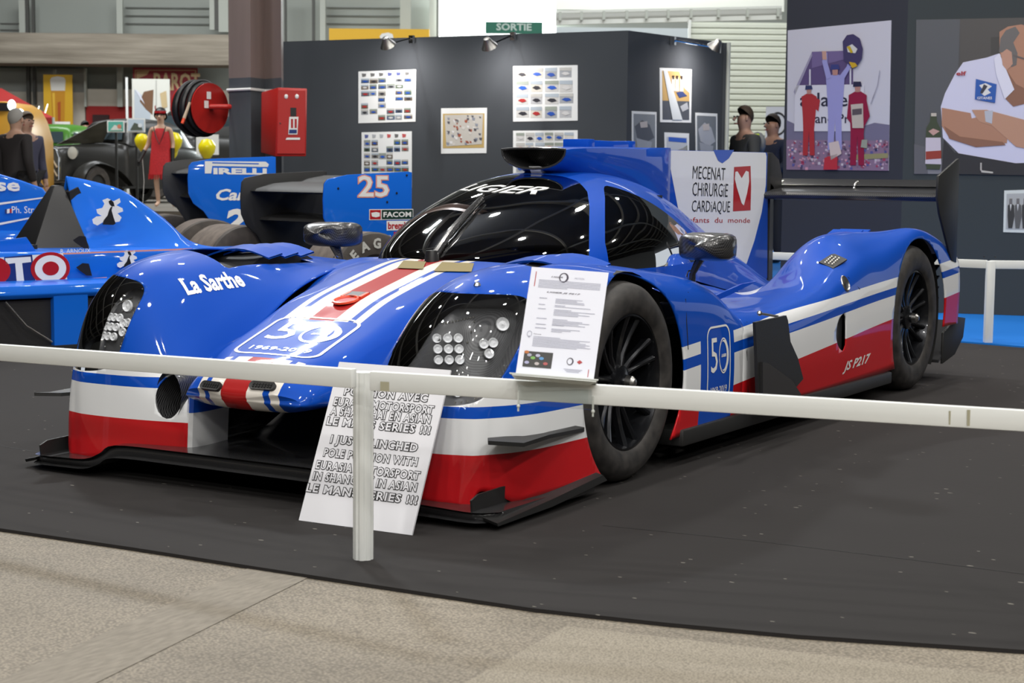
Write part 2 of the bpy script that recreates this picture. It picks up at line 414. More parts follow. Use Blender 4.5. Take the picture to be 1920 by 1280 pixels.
# lenses and lamp housings
def rim_edges(vl, fl):
    bm = bmesh.new(); bv = [bm.verts.new(p) for p in vl]; [bm.faces.new([bv[i] for i in f]) for f in fl]; bm.verts.index_update(); r = [(e.verts[0].index, e.verts[1].index) for e in bm.edges if e.is_boundary]; bm.free(); return r
for s in (1, -1):
    vl, fl = LD[s]; rimE = rim_edges(vl, fl); inner = [p+(c0-p).normalized()*.085 for p in vl]
    vs = []; fs = []
    for a_, b_ in rimE:
        n_ = len(vs); vs += [vl[a_], vl[b_], inner[b_], inner[a_]]; fs.append((n_, n_+1, n_+2, n_+3))
    m_ = MB(); m_.add([Vector((p.x, p.y*s, p.z)) for p in vs], fs); m_.build('housing_wall', M_house, CAR)
    # lamps sit on the housing, pointing forward and out
    def hp(x, y, z, lift=.0): return Vector((x, y*s, z))
    hb = bvh([housing[0] if s == 1 else housing[1]])
    nD = Vector((-.72, -.62*s, -.1)).normalized() if s == 1 else Vector((-1, 0, -.08)).normalized()
    def lampat(px, pz, r, m, name='lamp_reflector'):
        U_ = Vector((-.65, .76, 0)) if s == 1 else Vector((0, 1, 0)); org = Vector((.95, .80*s, .5)) if s == 1 else Vector((1.1, -.70, .5))
        p0 = org+U_*px+Vector((0, 0, 1))*pz; h = hb.ray_cast(p0, nD)
        if h[0] is None: return
        q = Quaternion(); rot = (-nD).to_track_quat('Z', 'Y').to_matrix(); mm = MB()
        prof = [(r, .004), (r*.9, .012), (r*.55, .002), (r*.25, .008), (0.0001, .012)]
        mm.lathe(prof, 14); mm.v = [h[0]-nD*.008+rot @ v for v in mm.v]; mm.build(name, m, CAR)
    M_led = mat('led_lens', (.93, .94, .96), .1, 0, 1)
    gx, gz = (.04, .025) if s == 1 else (-.01, .02)
    for i in range(3):
        for j in range(3): lampat(gx+(i-1)*.030, gz+(j-1)*.033, .015, M_led)
    for i, (dx, dz) in enumerate(((.105, .015), (.135, .018), (.12, -.015))): lampat(gx+dx*(1 if s == 1 else .55), gz+dz, .016, M_led)
    lampat(gx+(.17 if s == 1 else .04), gz+.075, .022, M_led, 'round_lamp')
    for i, (dx, dz) in enumerate(((.02, -.13), (.07, -.14))): lampat(gx+dx, gz+dz, .017, M_led)
    # screws round the lens
    mm = MB()
    for i in range(0, len(rimE), max(1, len(rimE)//26)):
        p = vl[rimE[i][0]]; q = p+(c0-p).normalized()*-.004; q = q+(Vector((.66, .70, .5))-q)*.06; mm.ball((q.x, q.y*s, q.z), .0035, 6)
    o = mm.build('lens_screws', M_steel, CAR); o['kind'] = 'stuff'
    # braided seam inside
    seam = MB()
    for i in range(26):
        tt = i/25; px = .02+.16*min(1, tt*1.4)-.10*max(0, tt-.7)/.3; pz = .09+.035*min(1, tt*1.4)-.24*max(0, tt-.7)/.3
        U_ = Vector((-.65, .76, 0)) if s == 1 else Vector((0, .6, 0)); org = Vector((.95, .80*s, .5)) if s == 1 else Vector((1.1, -.76, .5))
        h = hb.ray_cast(org+U_*(px-.05)+Vector((0, 0, pz)), nD)
        if h[0] is not None: seam.ball(h[0]-nD*.004, .0035, 6)
    if seam.v: seam.build('housing_seam', M_steel, CAR)['kind'] = 'stuff'
    # brake duct behind the round hole
    mm = MB(); mm.lathe([(.999, .0), (.9, -.12), (.0001, -.2)], 24, 'x')
    mm.v = [Vector((.84+v.x, (.375+v.y*.056)*s, .285+v.z*.084)) for v in mm.v]; mm.build('brake_duct', M_carbonB, CAR)
    # wheel well liners
    for (ax, az, ar) in (ARF, ARR):
        mm = MB(); mm.lathe([(ar+.004, .89 if ax == 0 else .92), (ar+.03, .56), (.02, .54)], 40, 'y'); mm.v = [Vector((ax+v.x, v.y*s, az+v.z)) for v in mm.v]
        vv, ff = clip(mm.v, mm.f, lambda p: p.z-.10); o = linkmesh('wheel_well', vv, ff, M_dark, CAR)
    # slot below the headlight: dive plane
    mm = MB(); pts = [(.64, .245), (.60, .238), (.42, .222), (.30, .262), (.19, .292), (.18, .315), (.3, .29), (.44, .262), (.64, .256)]
    # dive plane: low outer blade following the side
    A = [on(866, 838, 'y', .93), on(935, 842, 'y', .985), on(985, 826, 'y', .985), on(1055, 812, 'y', .945)]
    B = [on(866, 832, 'y', .88), on(935, 826, 'y', .90), on(985, 818, 'y', .92), on(1055, 802, 'y', .925)]
    vs = []
    for p, q in zip(A, B):
        for r_, dz in ((p, 0), (q, 0), (q, -.012), (p, -.012)): vs.append(Vector((r_.x-.14, min(r_.y, .99)*s, r_.z+dz)))
    fs = [(i*4+j, i*4+(j+1) % 4, i*4+4+(j+1) % 4, i*4+4+j) for i in range(3) for j in range(4)]+[(0, 1, 2, 3), (12, 15, 14, 13)]
    MB().add(vs, fs).build('dive_plane', M_dull, CAR)
# nose
NO = []
for x, zc, pts, zb in [(-.62, .74, [(.13,.735),(.24,.73),(.33,.72),(.42,.70),(.48,.66)], .4), (-.3, .722, [(.13,.72),(.24,.713),(.32,.703),(.38,.695),(.44,.67)], .36), (-.12, .708, [(.13,.706),(.23,.70),(.30,.69),(.36,.677),(.41,.65)], .34),
    (0, .684, [(.12,.683),(.22,.679),(.29,.671),(.345,.655),(.37,.62)], .32), (.12, .655, [(.12,.655),(.22,.65),(.28,.64),(.33,.615),(.35,.57)], .30),
    (.34, .598, [(.12,.598),(.21,.591),(.27,.575),(.32,.52),(.345,.46)], .29), (.53, .523, [(.12,.523),(.20,.517),(.262,.50),(.305,.44),(.33,.38)], .28),
    (.70, .463, [(.12,.462),(.20,.455),(.258,.435),(.29,.38),(.29,.32)], .278), (.83, .42, [(.12,.418),(.195,.41),(.25,.385),(.272,.345),(.262,.30)], .276),
    (.915, .382, [(.11,.38),(.185,.372),(.235,.35),(.255,.325),(.245,.298)], .276), (.95, .343, [(.10,.342),(.17,.337),(.215,.328),(.232,.315),(.225,.302)], .285)]:
    r = [(x, 0, zc)]+[(x-(.05*(p[0]/.25)**2.5 if x > .8 else 0), *p) for p in pts]+[(x-.05 if x > .8 else x, .16, zb), (x-.02, 0, zb)]
    NO.append([(a_, -b_, c_) for a_, b_, c_ in r[::-1][:-1]]+r)
# (row runs from underside right, over the top, to underside left)
Gn = patch(NO, 8, 5); vn, fn = gridmesh(Gn); k_ = len(Gn)-1; m2 = len(Gn[0])
cap = len(vn); vn.append(Vector((.957, 0, .315))); fn += [(k_*m2+j, k_*m2+j+1, cap) for j in range(m2-1)]+[(k_*m2+m2-1, k_*m2, cap)]
nose = linkmesh('nose', vn, fn, M_nose, CAR, ang=60)
# canopy
CN = []
for x, w, zt, e in [(-.16, .05, .71, 2), (-.22, .24, .76, 2.1), (-.34, .385, .832, 2.2), (-.5, .47, .91, 2.3), (-.68, .51, .975, 2.35), (-.88, .525, 1.03, 2.4), (-1.1, .52, 1.05, 2.35), (-1.4, .475, 1.035, 2.2), (-1.7, .41, .985, 2.05), (-2.0, .34, .90, 1.95), (-2.4, .26, .775, 1.85), (-2.8, .22, .64, 1.8), (-3.1, .2, .53, 1.8), (-3.4, .18, .46, 1.8)]:
    zb = .655 if x > -1.2 else .655-.12*(-1.2-x); r = []
    if zb > zt-.05: zb = zt-.06
    for i in range(17):
        a_ = pi*i/16; ca, sa = cos(a_), sin(a_)
        r.append((x, w*math.copysign(abs(ca)**(2/e), ca), zb-.03+(zt-zb+.03)*abs(sa)**(2/e)))
    CN.append(r)
Gc = patch(CN, 10, 4); vc, fc = gridmesh(Gc)
def wsx(p):                        # rear edge of the windshield as x for a given |y|
    y_ = abs(p.y); T = [(0, -.90), (.12, -.90), (.22, -.875), (.30, -.81), (.36, -.72), (.42, -.61), (.47, -.52), (.6, -.44)]
    for (a_, xa), (b_, xb) in zip(T, T[1:]):
        if y_ <= b_: return xa+(xb-xa)*(y_-a_)/(b_-a_)
    return -.44
def g_ws(p): return min(p.x-wsx(p), 9)
def g_sw(p):                       # side window
    y_ = abs(p.y); top = .995-.30*max(0, -.95-p.x)**1.25*1.0-.12*max(0, -.95-p.x); d = [(wsx(p)-.125-p.x)/.05, (p.x+1.52)/.06, (p.z-.672)/.03, (top-p.z)/.04, 5 if y_ > .15 else -5]
    return 1-sum(math.exp(-3*v) for v in d)
vw, fw = clip(vc, fc, g_ws); windshield = linkmesh('windshield', vw, fw, M_tint, CAR)
vr, fr_ = clip(vc, fc, lambda p: -g_ws(p)); vr, fr_ = clip(vr, fr_, lambda p: -g_sw(p)); roof = linkmesh('roof_and_engine_cover', vr, fr_, M_blue, CAR)
for sg in (1, -1):
    v_, f_ = clip(vc, fc, g_sw); v_, f_ = clip(v_, f_, lambda p: p.y*sg); linkmesh('side_window', v_, f_, M_tint, CAR)
# sidepod and rear fender
RR = [
 [(-.88,.48,.63),(-.88,.56,.59),(-.88,.65,.565),(-.88,.75,.55),(-.88,.85,.525),(-.88,.91,.495),(-.88,.94,.44),(-.88,.945,.28),(-.88,.93,.13)],
 [(-1.3,.46,.60),(-1.3,.56,.555),(-1.3,.66,.535),(-1.3,.76,.52),(-1.3,.85,.51),(-1.3,.91,.49),(-1.3,.945,.43),(-1.3,.95,.28),(-1.3,.935,.13)],
 [(-1.75,.42,.55),(-1.75,.54,.52),(-1.75,.65,.53),(-1.75,.75,.55),(-1.75,.84,.56),(-1.75,.905,.545),(-1.75,.945,.48),(-1.75,.95,.30),(-1.75,.935,.13)],
 [(-2.05,.36,.50),(-2.05,.48,.52),(-2.05,.60,.57),(-2.05,.70,.62),(-2.05,.79,.645),(-2.05,.875,.63),(-2.05,.93,.56),(-2.05,.95,.34),(-2.05,.935,.13)],
 [(-2.28,.33,.47),(-2.28,.45,.53),(-2.28,.56,.66),(-2.28,.67,.74),(-2.28,.77,.745),(-2.28,.86,.70),(-2.28,.925,.61),(-2.28,.945,.38),(-2.28,.935,.13)],
 [(-2.5,.31,.46),(-2.5,.43,.55),(-2.5,.54,.70),(-2.5,.65,.768),(-2.5,.76,.77),(-2.5,.86,.72),(-2.5,.925,.63),(-2.5,.945,.42),(-2.5,.935,.13)],
 [(-2.8,.30,.45),(-2.8,.42,.54),(-2.8,.53,.68),(-2.8,.64,.762),(-2.8,.755,.775),(-2.8,.86,.765),(-2.8,.93,.70),(-2.8,.95,.47),(-2.8,.94,.14)],
 [(-3.05,.30,.43),(-3.05,.42,.52),(-3.05,.53,.65),(-3.05,.63,.735),(-3.05,.75,.762),(-3.05,.87,.79),(-3.05,.935,.74),(-3.05,.955,.5),(-3.05,.94,.14)],
 [(-3.35,.30,.42),(-3.35,.42,.50),(-3.35,.53,.62),(-3.35,.63,.69),(-3.35,.75,.72),(-3.35,.87,.745),(-3.35,.935,.70),(-3.35,.955,.5),(-3.35,.95,.27)],
 [(-3.64,.30,.40),(-3.64,.42,.47),(-3.64,.53,.56),(-3.64,.63,.61),(-3.64,.75,.63),(-3.64,.87,.645),(-3.64,.935,.63),(-3.64,.955,.5),(-3.64,.95,.27)]]
Vr, Fr = gridmesh(patch(RR, 9, 9)); va, fa = clip(Vr, Fr, arch(ARR)); va, fa = clip(va, fa, lambda p: p.z-.285 if p.x < -3.1 and p.y > .8 else 1)
def naca(p): return -min(p.x+1.985, (-1.90-p.x)+0, .15-abs(p.z-.37)-(p.x+1.90)*-1.0*0) if p.y > .9 else 1
def naca(p):
    if p.y < .9: return 1
    zc, hw = .365, .085*max(0, 1-((p.x+1.985)/.125)**2)**.5 if abs((p.x+1.985)/.125) < 1 and p.x > -1.985 else 0
    return -(min(p.x+1.985, hw-abs(p.z-zc))) if p.x > -2.1 and p.x < -1.8 else 1
va, fa = clip(va, fa, naca)
def rlv(p): return -min((-2.62-p.x), (p.x+2.86), (p.y-.60), (.74-p.y), p.z-.6)
va, fa = clip(va, fa, rlv)
rear = sym('rear_fender', va, fa, M_liv, .006)
for s in (1, -1):
    mm = MB(); mm.prism([(-2.0, .26), (-1.84, .31), (-1.84, .43), (-2.0, .47)], .10, lambda x, y, z: (x, (.875+y)*s, z)); mm.build('side_intake', M_carbonB, CAR)
    mm = MB(); mm.box((-2.74, .67*s, .70), (.26, .16, .05)); mm.build('rear_louver_duct', M_dark, CAR)
    for i in range(2):
        mm = MB(); mm.prism([(-2.66-.1*i, .765), (-2.74-.1*i, .785), (-2.745-.1*i, .78), (-2.66-.1*i, .757)], .15, lambda x, y, z: (x, .67*s+y, z)); mm.build('rear_louver_blade', M_blue, CAR)
# floor, sills
mm = MB(); mm.prism([(.25, 0)], 1) if 0 else None
for s in (1, -1):
    mm = MB(); mm.prism([(-.36, .075), (-2.62, .075), (-2.62, .13), (-1.6, .135), (-.36, .135)], .12, lambda x, y, z: (x, (.89+y)*s, z)); mm.build('side_skirt', M_dull, CAR, bev=.008)
mm = MB(); mm.box((-1.4, 0, .09), (3.9, 1.5, .04)); mm.build('floor_panel', M_dull, CAR)
mm = MB(); mm.box((-.45, 0, .30), (1.0, .50, .30)); mm.build('monocoque', M_dark, CAR)
# splitter: raised middle, lower tips
SP = []
for y, xf, xb, zt, th in [(-.95,.90,.30,.050,.03),(-.90,.955,.30,.052,.032),(-.78,.962,.3,.056,.034),(-.66,.962,.3,.062,.036),(-.60,.955,.3,.085,.04),(-.54,.945,.3,.116,.045),(-.3,.94,.3,.12,.046),(0,.94,.3,.12,.046),(.3,.94,.3,.12,.046),(.54,.945,.3,.116,.045),(.60,.955,.3,.085,.04),(.66,.962,.3,.062,.036),(.78,.962,.3,.056,.034),(.90,.955,.3,.052,.032),(.95,.90,.3,.05,.03)]:
    xf -= .035
    SP.append([(xb, y, zt), (xf-.03, y, zt), (xf-.008, y, zt-.004), (xf, y, zt-th*.4), (xf-.004, y, zt-th*.85), (xf-.02, y, zt-th), (xb, y, zt-th)])
vs, fs = gridmesh(patch(SP, 4, 2)); m2 = 13
splitter = MB().add(vs, fs+[tuple(range(m2)), tuple(len(vs)-m2+i for i in range(m2))]); splitter.build('splitter', M_carbon, CAR, ang=50)
for s in (1, -1):
    mm = MB(); mm.prism([(.93, .045), (.935, .085), (.90, .098), (.64, .105), (.62, .05)], .006, lambda x, y, z: (x, (.885+.03*(.93-x)+y)*s, z)); mm.build('splitter_fence', M_dull, CAR)
    mm = MB(); mm.prism([(.92, .016), (.925, .026), (.60, .046), (.28, .072), (.25, .05), (.6, .022)], .05, lambda x, y, z: (x, (.945+y)*s, z-.0+ (.012 if y < 0 else 0))); mm.build('splitter_footplate', M_dull, CAR)
    # strut under the nose
    mm = MB(); P_ = [(.86, .10), (.84, .24), (.825, .27), (.62, .29), (.63, .10)]
    vs = [];
    for k2, w_ in ((0, 1),):
        pass
    ox = []
    for zz in (.112, .18, .235, .29):
        ch = .20+.01*zz; xf = .845-.06*(zz-.11)
        row = []
        for i in range(14):
            a_ = 2*pi*i/14; row.append(Vector((xf-ch/2+ch/2*cos(a_), s*.29+.016*sin(a_)*(1.2+cos(a_))*.8, zz)))
        ox += row
    fs = [(j*14+i, j*14+(i+1) % 14, j*14+14+(i+1) % 14, j*14+14+i) for j in range(3) for i in range(14)]+[tuple(range(14)), tuple(range(42, 56))]
    strut = mat('strut_livery', WHITE, .22, 0, .6) if s == 1 else strut
    mm.add(ox, fs).build('nose_strut', strut, CAR)
    mm = MB(); mm.v = []; mm.add([Vector((v.x-.0, v.y+(0.0012 if v.y > s*.29 else -.0012), v.z)) for v in ox[14*2:14*4]], [(i, (i+1) % 14, 14+(i+1) % 14, 14+i) for i in range(14)]); mm.build('strut_band', M_blue, CAR)
# underside tunnel behind the nose
mm = MB(); mm.add([Vector(p) for p in [(.55,-.26,.12),(.55,.26,.12),(.2,.26,.27),(.2,-.26,.27)]], [(0,1,2,3)]); mm.build('nose_tunnel', M_dull, CAR)
mm = MB(); mm.box((-1.7, 0, .27), (1.6, .8, .28)).box((-2.9, 0, .25), (1.0, .5, .25)); mm.build('gearbox_housing', M_dark, CAR)
# roof scoop and airbox duct
DU = []
for x, w, zt, zb, e in [(-.90, .150, 1.133, 1.055, 2.2), (-.96, .156, 1.137, 1.04, 2.3), (-1.1, .155, 1.142, 1.0, 2.6), (-1.35, .135, 1.146, .98, 3), (-1.7, .10, 1.148, .92, 3), (-2.0, .055, 1.15, .80, 3), (-2.12, .022, 1.15, .72, 3)]:
    r = []
    for i in range(13):
        a_ = pi+pi*i/12; ca, sa = cos(a_), sin(a_)          # lower half, flat top
        flare = 1 if x > -1.0 else 1+.35*(-sa)**6
        r.append((x, w*math.copysign(abs(ca)**(2/e), ca)*flare, zt-(zt-zb)*abs(sa)**(2/e)))
    r.append((x, w*.7, zt+.004)); r.append((x, 0, zt+.006)); r.append((x, -w*.7, zt+.004)); r.append(r[0])
    DU.append(r)
vs, fs = gridmesh(patch(DU, 6, 2)); duct_o = linkmesh('roof_scoop', vs, fs, M_blue, CAR, ang=50)
mouth = [Vector(p) for p in DU[0]]
mm = MB(); cen = Vector((-1.06, 0, 1.10)); ring = [p+Vector((.002, 0, 0)) for p in mouth[:-1]]; inn = [cen+(p-Vector((-.9, 0, 1.1)))*.8 for p in mouth[:-1]]
n_ = len(ring); mm.add(ring+inn, [(i, (i+1) % n_, n_+(i+1) % n_, n_+i) for i in range(n_)]+[tuple(range(n_, 2*n_))]); mm.build('intake_mesh', M_carbonB, CAR)
mm = MB(); mm.tube([p+Vector((.003, 0, 0)) for p in mouth], .0045, 6); mm.build('intake_lip', M_carbon, CAR)
mm = MB(); mm.prism([(-.905, 1.066), (-1.05, 1.04), (-1.05, 1.0), (-.93, 1.03)], .05); mm.build('scoop_bracket', M_white, CAR)
# little blue box on the roof
mm = MB(); mm.box((-1.52, -.03, 1.155), (.42, .12, .052)).box((-1.33, -.03, 1.157), (.06, .124, .056)).box((-1.71, -.03, 1.157), (.06, .124, .056)); mm.build('roof_flap_box', M_blue, CAR, bev=.004)
# shark fin
def finfn(x, y, z): return (x, y, z)
mm = MB(); mm.prism([(-2.05, 1.152), (-3.29, 1.160), (-3.31, 1.145), (-3.34, .50), (-3.25, .40), (-2.3, .50), (-2.0, .80)], .022); fin = mm.build('shark_fin', M_blue, CAR, sm=False, bev=.003)
def onfin(px, py): q = on(px, py, 'y', .0); return (q.x, q.z)
def finpoly(pts, name, m, off): 
    g = poly2(pts); return linkmesh(name, [Vector((x, .011+off, z)) for x, z in g[0]], [g[1][0][::-1]], m, CAR, False)
finpoly([(-2.10, 1.151), (-3.27, 1.159), (-3.285, 1.14), (-3.285, .99), (-3.24, .85), (-3.15, .70), (-3.06, .59), (-2.99, .53), (-2.75, .55), (-2.33, .70), (-2.22, .9)], 'fin_panel', M_white, .001)
finpoly([onfin(1333, 281), onfin(1372, 281), onfin(1362, 297), onfin(1350, 306), onfin(1342, 301)], 'fin_badge', M_blue, .002)
finpoly([onfin(1372, 313), onfin(1403, 311), onfin(1404, 350), onfin(1403, 394), onfin(1370, 396), onfin(1371, 350)], 'heart_panel', M_rp, .002)
finpoly([onfin(x, y) for x, y in [(1374, 322), (1378, 321), (1386, 334), (1394, 320), (1399, 322), (1400, 340), (1396, 362), (1390, 385), (1386, 381), (1377, 352), (1373, 335)]], 'heart_mark', M_wp, .003)
ft = bvh([fin])
def fintext(s, px0, px1, py, h, bold=-.004, m=M_bp, shear=.08):
    a = onfin(px0, py); b = onfin(px1, py); w_ = abs(a[0]-b[0]); g = textgeo(s, 1, bold, shear, width=w_)
    hh = max(y for x, y in g[0])-min(y for x, y in g[0]); k_ = h/hh; g = tr2(g, sy=k_)
    c_ = ((a[0]+b[0])/2, (a[1]+b[1])/2)
    return linkmesh('fin_lettering', [Vector((c_[0]-x, .0135, c_[1]+y+x*(-.02))) for x, y in g[0]], g[1], m, CAR, False)
fintext('MECENAT', 1293, 1355, 326, .062); fintext('CHiRURGiE', 1293, 1360, 357, .066); fintext('CARDiAQUE', 1292, 1364, 388, .066)
fintext("enfants  du  monde", 1278, 1402, 413, .026, .0, M_rp, 0)
# windshield lettering, wiper, tape
wt = bvh([windshield])
def wstext(g, px, py, sx, sy, name, m, xs=.0): pass
g = textgeo('LIGIER', .1, .0015, .45, width=.53); g = tr2(g, sy=.62)
a = on(876, 353, 'x', -.80); b = on(1036, 360, 'x', -.80); wd_ = (b-a); L_ = wd_.length
vs, fs = refine(*g, .03)
out = []
for x, y in vs:                    # laid on the glass from straight ahead
    p = Vector((0, a.y+(x/.50+.5)*(b.y-a.y), a.z+(x/.5+.5)*(b.z-a.z)+y*.62+.004)); h = wt.ray_cast(p, Vector((-1, 0, 0)))
    out.append(h[0]+h[1]*(.002 if h[1].x > 0 else -.002) if h[0] is not None else p+Vector((-.85, 0, 0)))
linkmesh('windshield_lettering', out, fs, M_wp, CAR, False)
def onglass(px, py, lift=.0, tr=None):
    v = ray(px, py); h = (tr or wt).ray_cast(CAM, v)
    if h[0] is None: return None
    n = h[1] if h[1].dot(v) < 0 else -h[1]; return h[0]+n*lift
mm = MB(); P_ = [onglass(x, y, .022) for x, y in ((815, 488), (850, 440), (880, 405), (908, 375))]; P_ = [p for p in P_ if p]
mm.tube(P_, [.016, .013, .009, .005], 8); mm.tube([p+Vector((-.012, -.01, -.012)) for p in P_], .006, 6); mm.build('wiper_blade', M_carbon, CAR)
mm = MB(); q = onglass(812, 490, .02) or P_[0]; mm.lathe([(.0001, .03), (.022, .028), (.026, .01), (.03, -.03)], 12, 'z', q); mm.build('wiper_hub', M_black, CAR)
M_tape = mat('brown_tape', (.20, .155, .05), .75)
tn = bvh([windshield, nose])
for P_ in ([(757, 490), (799, 492), (793, 506), (745, 504)], [(829, 493), (889, 495), (884, 511), (813, 510)]):
    vs, fs = refine(*poly2(P_), 12); q = [onglass(x, y, .004, tn) for x, y in vs]
    if all(q): linkmesh('tape_strip', q, fs, M_tape, CAR)
# interior behind the glass
M_int = mat('cockpit_dark', (.02, .02, .022), .6); M_grey = mat('seat_grey', (.12, .13, .12), .6)
mm = MB(); mm.box((-.95, 0, .56), (1.3, .8, .1)); mm.build('cockpit_tub', M_int, CAR)
mm = MB(); mm.box((-1.45, .0, .78), (.05, .60, .34)); mm.build('rear_bulkhead', M_int, CAR)
mm = MB(); mm.tube([(-1.02, .18, .60), (-1.08, .18, .80), (-1.16, .18, .94)], [.12, .11, .07], 12); mm.build('seat', M_grey, CAR)
for s in (1, -1): MB().tube([(-.60, .38*s, .66), (-.74, .38*s, .82), (-.98, .28*s, .96), (-1.3, .27*s, .95)], .016, 8).build('roll_cage', M_int, CAR)
mm = MB(); mm.lathe([(.15, -.012), (.162, 0), (.15, .012), (.14, 0)], 24, 'x', closed=True); mm.v = [v+Vector((-.66, .18, .74)) for v in mm.v]; mm.build('steering_wheel', M_black, CAR)
mm = MB(); mm.lathe([(.0001, .012), (.02, .01), (.022, -.01)], 12, 'x', on(1012, 494, 'x', -.46)); mm.box(on(1028, 495, 'x', -.46), (.012, .05, .016)); mm.build('red_switch', M_orange, CAR)
# badge "50" : flat artwork in the unit box -.5..+.5
def badge():
    H = 1.32; o = ring2(rrect(1.0, H, .2, 8), rrect(.93, H-.07, .17, 8))
    five = tr2(textgeo('5', .86, .0), -.20, .13, .85, 1)
    r1 = ring2(ell(.20, .13, .205, .31), ell(.20, .13, .185, .285)); c2 = ring2(ell(.22, .13, .20, .27), ell(.165, .13, .17, .245))
    word = tr2(textgeo('LIGIER', .07, .003, .3), .2, .13); yr = tr2(textgeo('1969-2019', .17, .002), 0, -.45)
    return join2(o, five, r1, c2, word, yr)
BD = badge()
tree_all = bvh([nose]+fend+rear)
# on the nose: axes follow the nose direction (x backwards is up)
g = tr2(BD, sx=.36, sy=.215)
decal('nose_badge', g, bvh([nose]), (.625, 0, .9), (0, 1, 0), (-1, 0, 0), (0, 0, -1), M_cream, CAR, .0015, .03)
# on the side panel
c_ = on(1348, 682, 'y', .945); g = tr2(BD, sx=.205, sy=.215)
decal('side_badge', g, bvh(fend), (c_.x, 1.2, c_.z), (-1, 0, 0), (0, 0, 1), (0, -1, 0), M_wp, CAR, .0015, .05)
# lettering on far fender flank, laid from above-left
g = textgeo('La Sarthe', .1, .0035, 0, width=.29); g = tr2(g, sy=1.15)
U_ = Vector((-.62, .78, .0)).normalized(); tc = bvh([fend[1]]); h = tc.ray_cast(CAM, ray(400, 530))
if h[0] is not None:
    hn = h[1] if h[1].dot(ray(400, 530)) < 0 else -h[1]
    a = tc.ray_cast(CAM, ray(346, 538))[0]; b = tc.ray_cast(CAM, ray(455, 523))[0]; U_ = (b-a); L_ = U_.length; U_.normalize(); V_ = hn.cross(U_).normalized()
    decal('fender_lettering', tr2(g, sx=L_/.29, sy=L_/.29), tc, h[0], U_, V_, -hn, M_wp, CAR, .002, .02)
c_ = on(1607, 680, 'y', .945); g = textgeo('JS P217', .1, .003, .35, width=.36); g = tr2(g, sy=.55)
decal('side_lettering', g, bvh(rear), (c_.x, 1.2, c_.z), (-1, 0, .03), (0, 0, 1), (0, -1, 0), M_wp, CAR, .002, .08)
# tow hook cover on the nose
q = bvh([nose]).ray_cast(Vector((.36, 0, 1)), Vector((0, 0, -1)))[0]; sl = Vector((-1, 0, .24)).normalized(); Nn = Vector((.24, 0, 1)).normalized()
R_ = Matrix((sl, Vector((0, 1, 0)), Nn)).transposed()
mm = MB(); mm.lathe([(.0001, .004), (.038, .004), (.040, .0)], 24); mm.v = [q+R_ @ v for v in mm.v]; mm.build('tow_cover', M_rp, CAR)
mm = MB(); mm.lathe([(.036, .004), (.040, .010), (.046, .009), (.047, .002)], 28); mm.v = [q+R_ @ v for v in mm.v]
for s in (1, -1): mm.box(q+R_ @ Vector((.055, .038*s, .006)), (.05, .012, .008), R_)
mm.build('tow_cover_ring', M_orange, CAR)
mm = MB(); mm.box(q+R_ @ Vector((.062, 0, .004)), (.05, .082, .01), R_); mm.build('tow_cover_latch', M_black, CAR)
# nose vents
for px in (397, 493):
    c_ = on(px, 722, 'x', .915); tn_ = bvh([nose]); h = tn_.ray_cast(CAM, ray(px, 724))
    if h[0] is None: continue
    hn = h[1] if h[1].x > 0 else -h[1]; U_ = Vector((0, 0, 1)).cross(hn).normalized(); V_ = hn.cross(U_)
    g = rrect(.094, .030, .014, 5); n_ = len(g); vs = [h[0]+U_*x+V_*y-hn*.006 for x, y in g]+[h[0]+U_*x+V_*y+hn*.008 for x, y in g]+[h[0]+U_*x*.84+V_*y*.62+hn*.006 for x, y in g]
    fs = [(i, (i+1) % n_, n_+(i+1) % n_, n_+i) for i in range(n_)]+[(n_+i, n_+(i+1) % n_, 2*n_+(i+1) % n_, 2*n_+i) for i in range(n_)]+[tuple(range(2*n_, 3*n_))]
    m_ = MB().add(vs, fs).build('nose_vent', M_dull, CAR)
    mm = MB()
    for i in range(7):
        for j in (-1, 1): mm.box(h[0]+U_*((i-3)*.0105)+V_*(j*.0042)+hn*.0072, (.006, .006, .003), Matrix((U_, V_, hn)).transposed())
    mm.build('vent_mesh', M_dark, m_)['kind'] = 'stuff'
# mirrors
for s in (1, -1):
    mr = thing('mirror', None, None); del_ = 0; mr.parent = CAR
    c_ = Vector((-.69, .868*s, .772)); mm = MB(); vs = []; fs = []
    ST = [(-.075, .86), (-.06, 1.0), (-.01, 1.02), (.04, .93), (.07, .70), (.085, .35), (.088, .02)]
    for dx, k_ in ST:
        for i in range(20):
            a_ = 2*pi*i/20; ca, sa = cos(a_), sin(a_); e_ = 2/4.2
            vs.append(c_+Vector((dx+.02*ca*s, .108*k_*math.copysign(abs(ca)**e_, ca), .052*k_*math.copysign(abs(sa)**e_, sa)+.006*(1-k_))))
    fs = [(j*20+i, j*20+(i+1) % 20, j*20+20+(i+1) % 20, j*20+20+i) for j in range(len(ST)-1) for i in range(20)]+[tuple(range(20)), tuple(range(len(vs)-20, len(vs)))]
    mm.add(vs, fs).build('mirror_shell', M_carbonB, mr, ang=50)
    mm = MB(); mm.tube([c_+Vector((0, -.02*s, -.045)), c_+Vector((.0, -.05*s, -.10)), c_+Vector((-.01, -.06*s, -.17))], [.032, .02, .026], 10, flat=.5); mm.build('mirror_stalk', M_carbon, mr)
    mm = MB(); mm.box(c_+Vector((-.078, 0, 0)), (.004, .17, .075)); mm.build('mirror_glass', M_chrome, mr)
    mm = MB(); mm.tube([c_+Vector((.03+.02*cos(a_), -.05*s+.0*a_, -.11+.022*sin(a_))) for a_ in [2*pi*i/12 for i in range(13)]], .003, 6); mm.build('mirror_ring', M_chrome, mr)
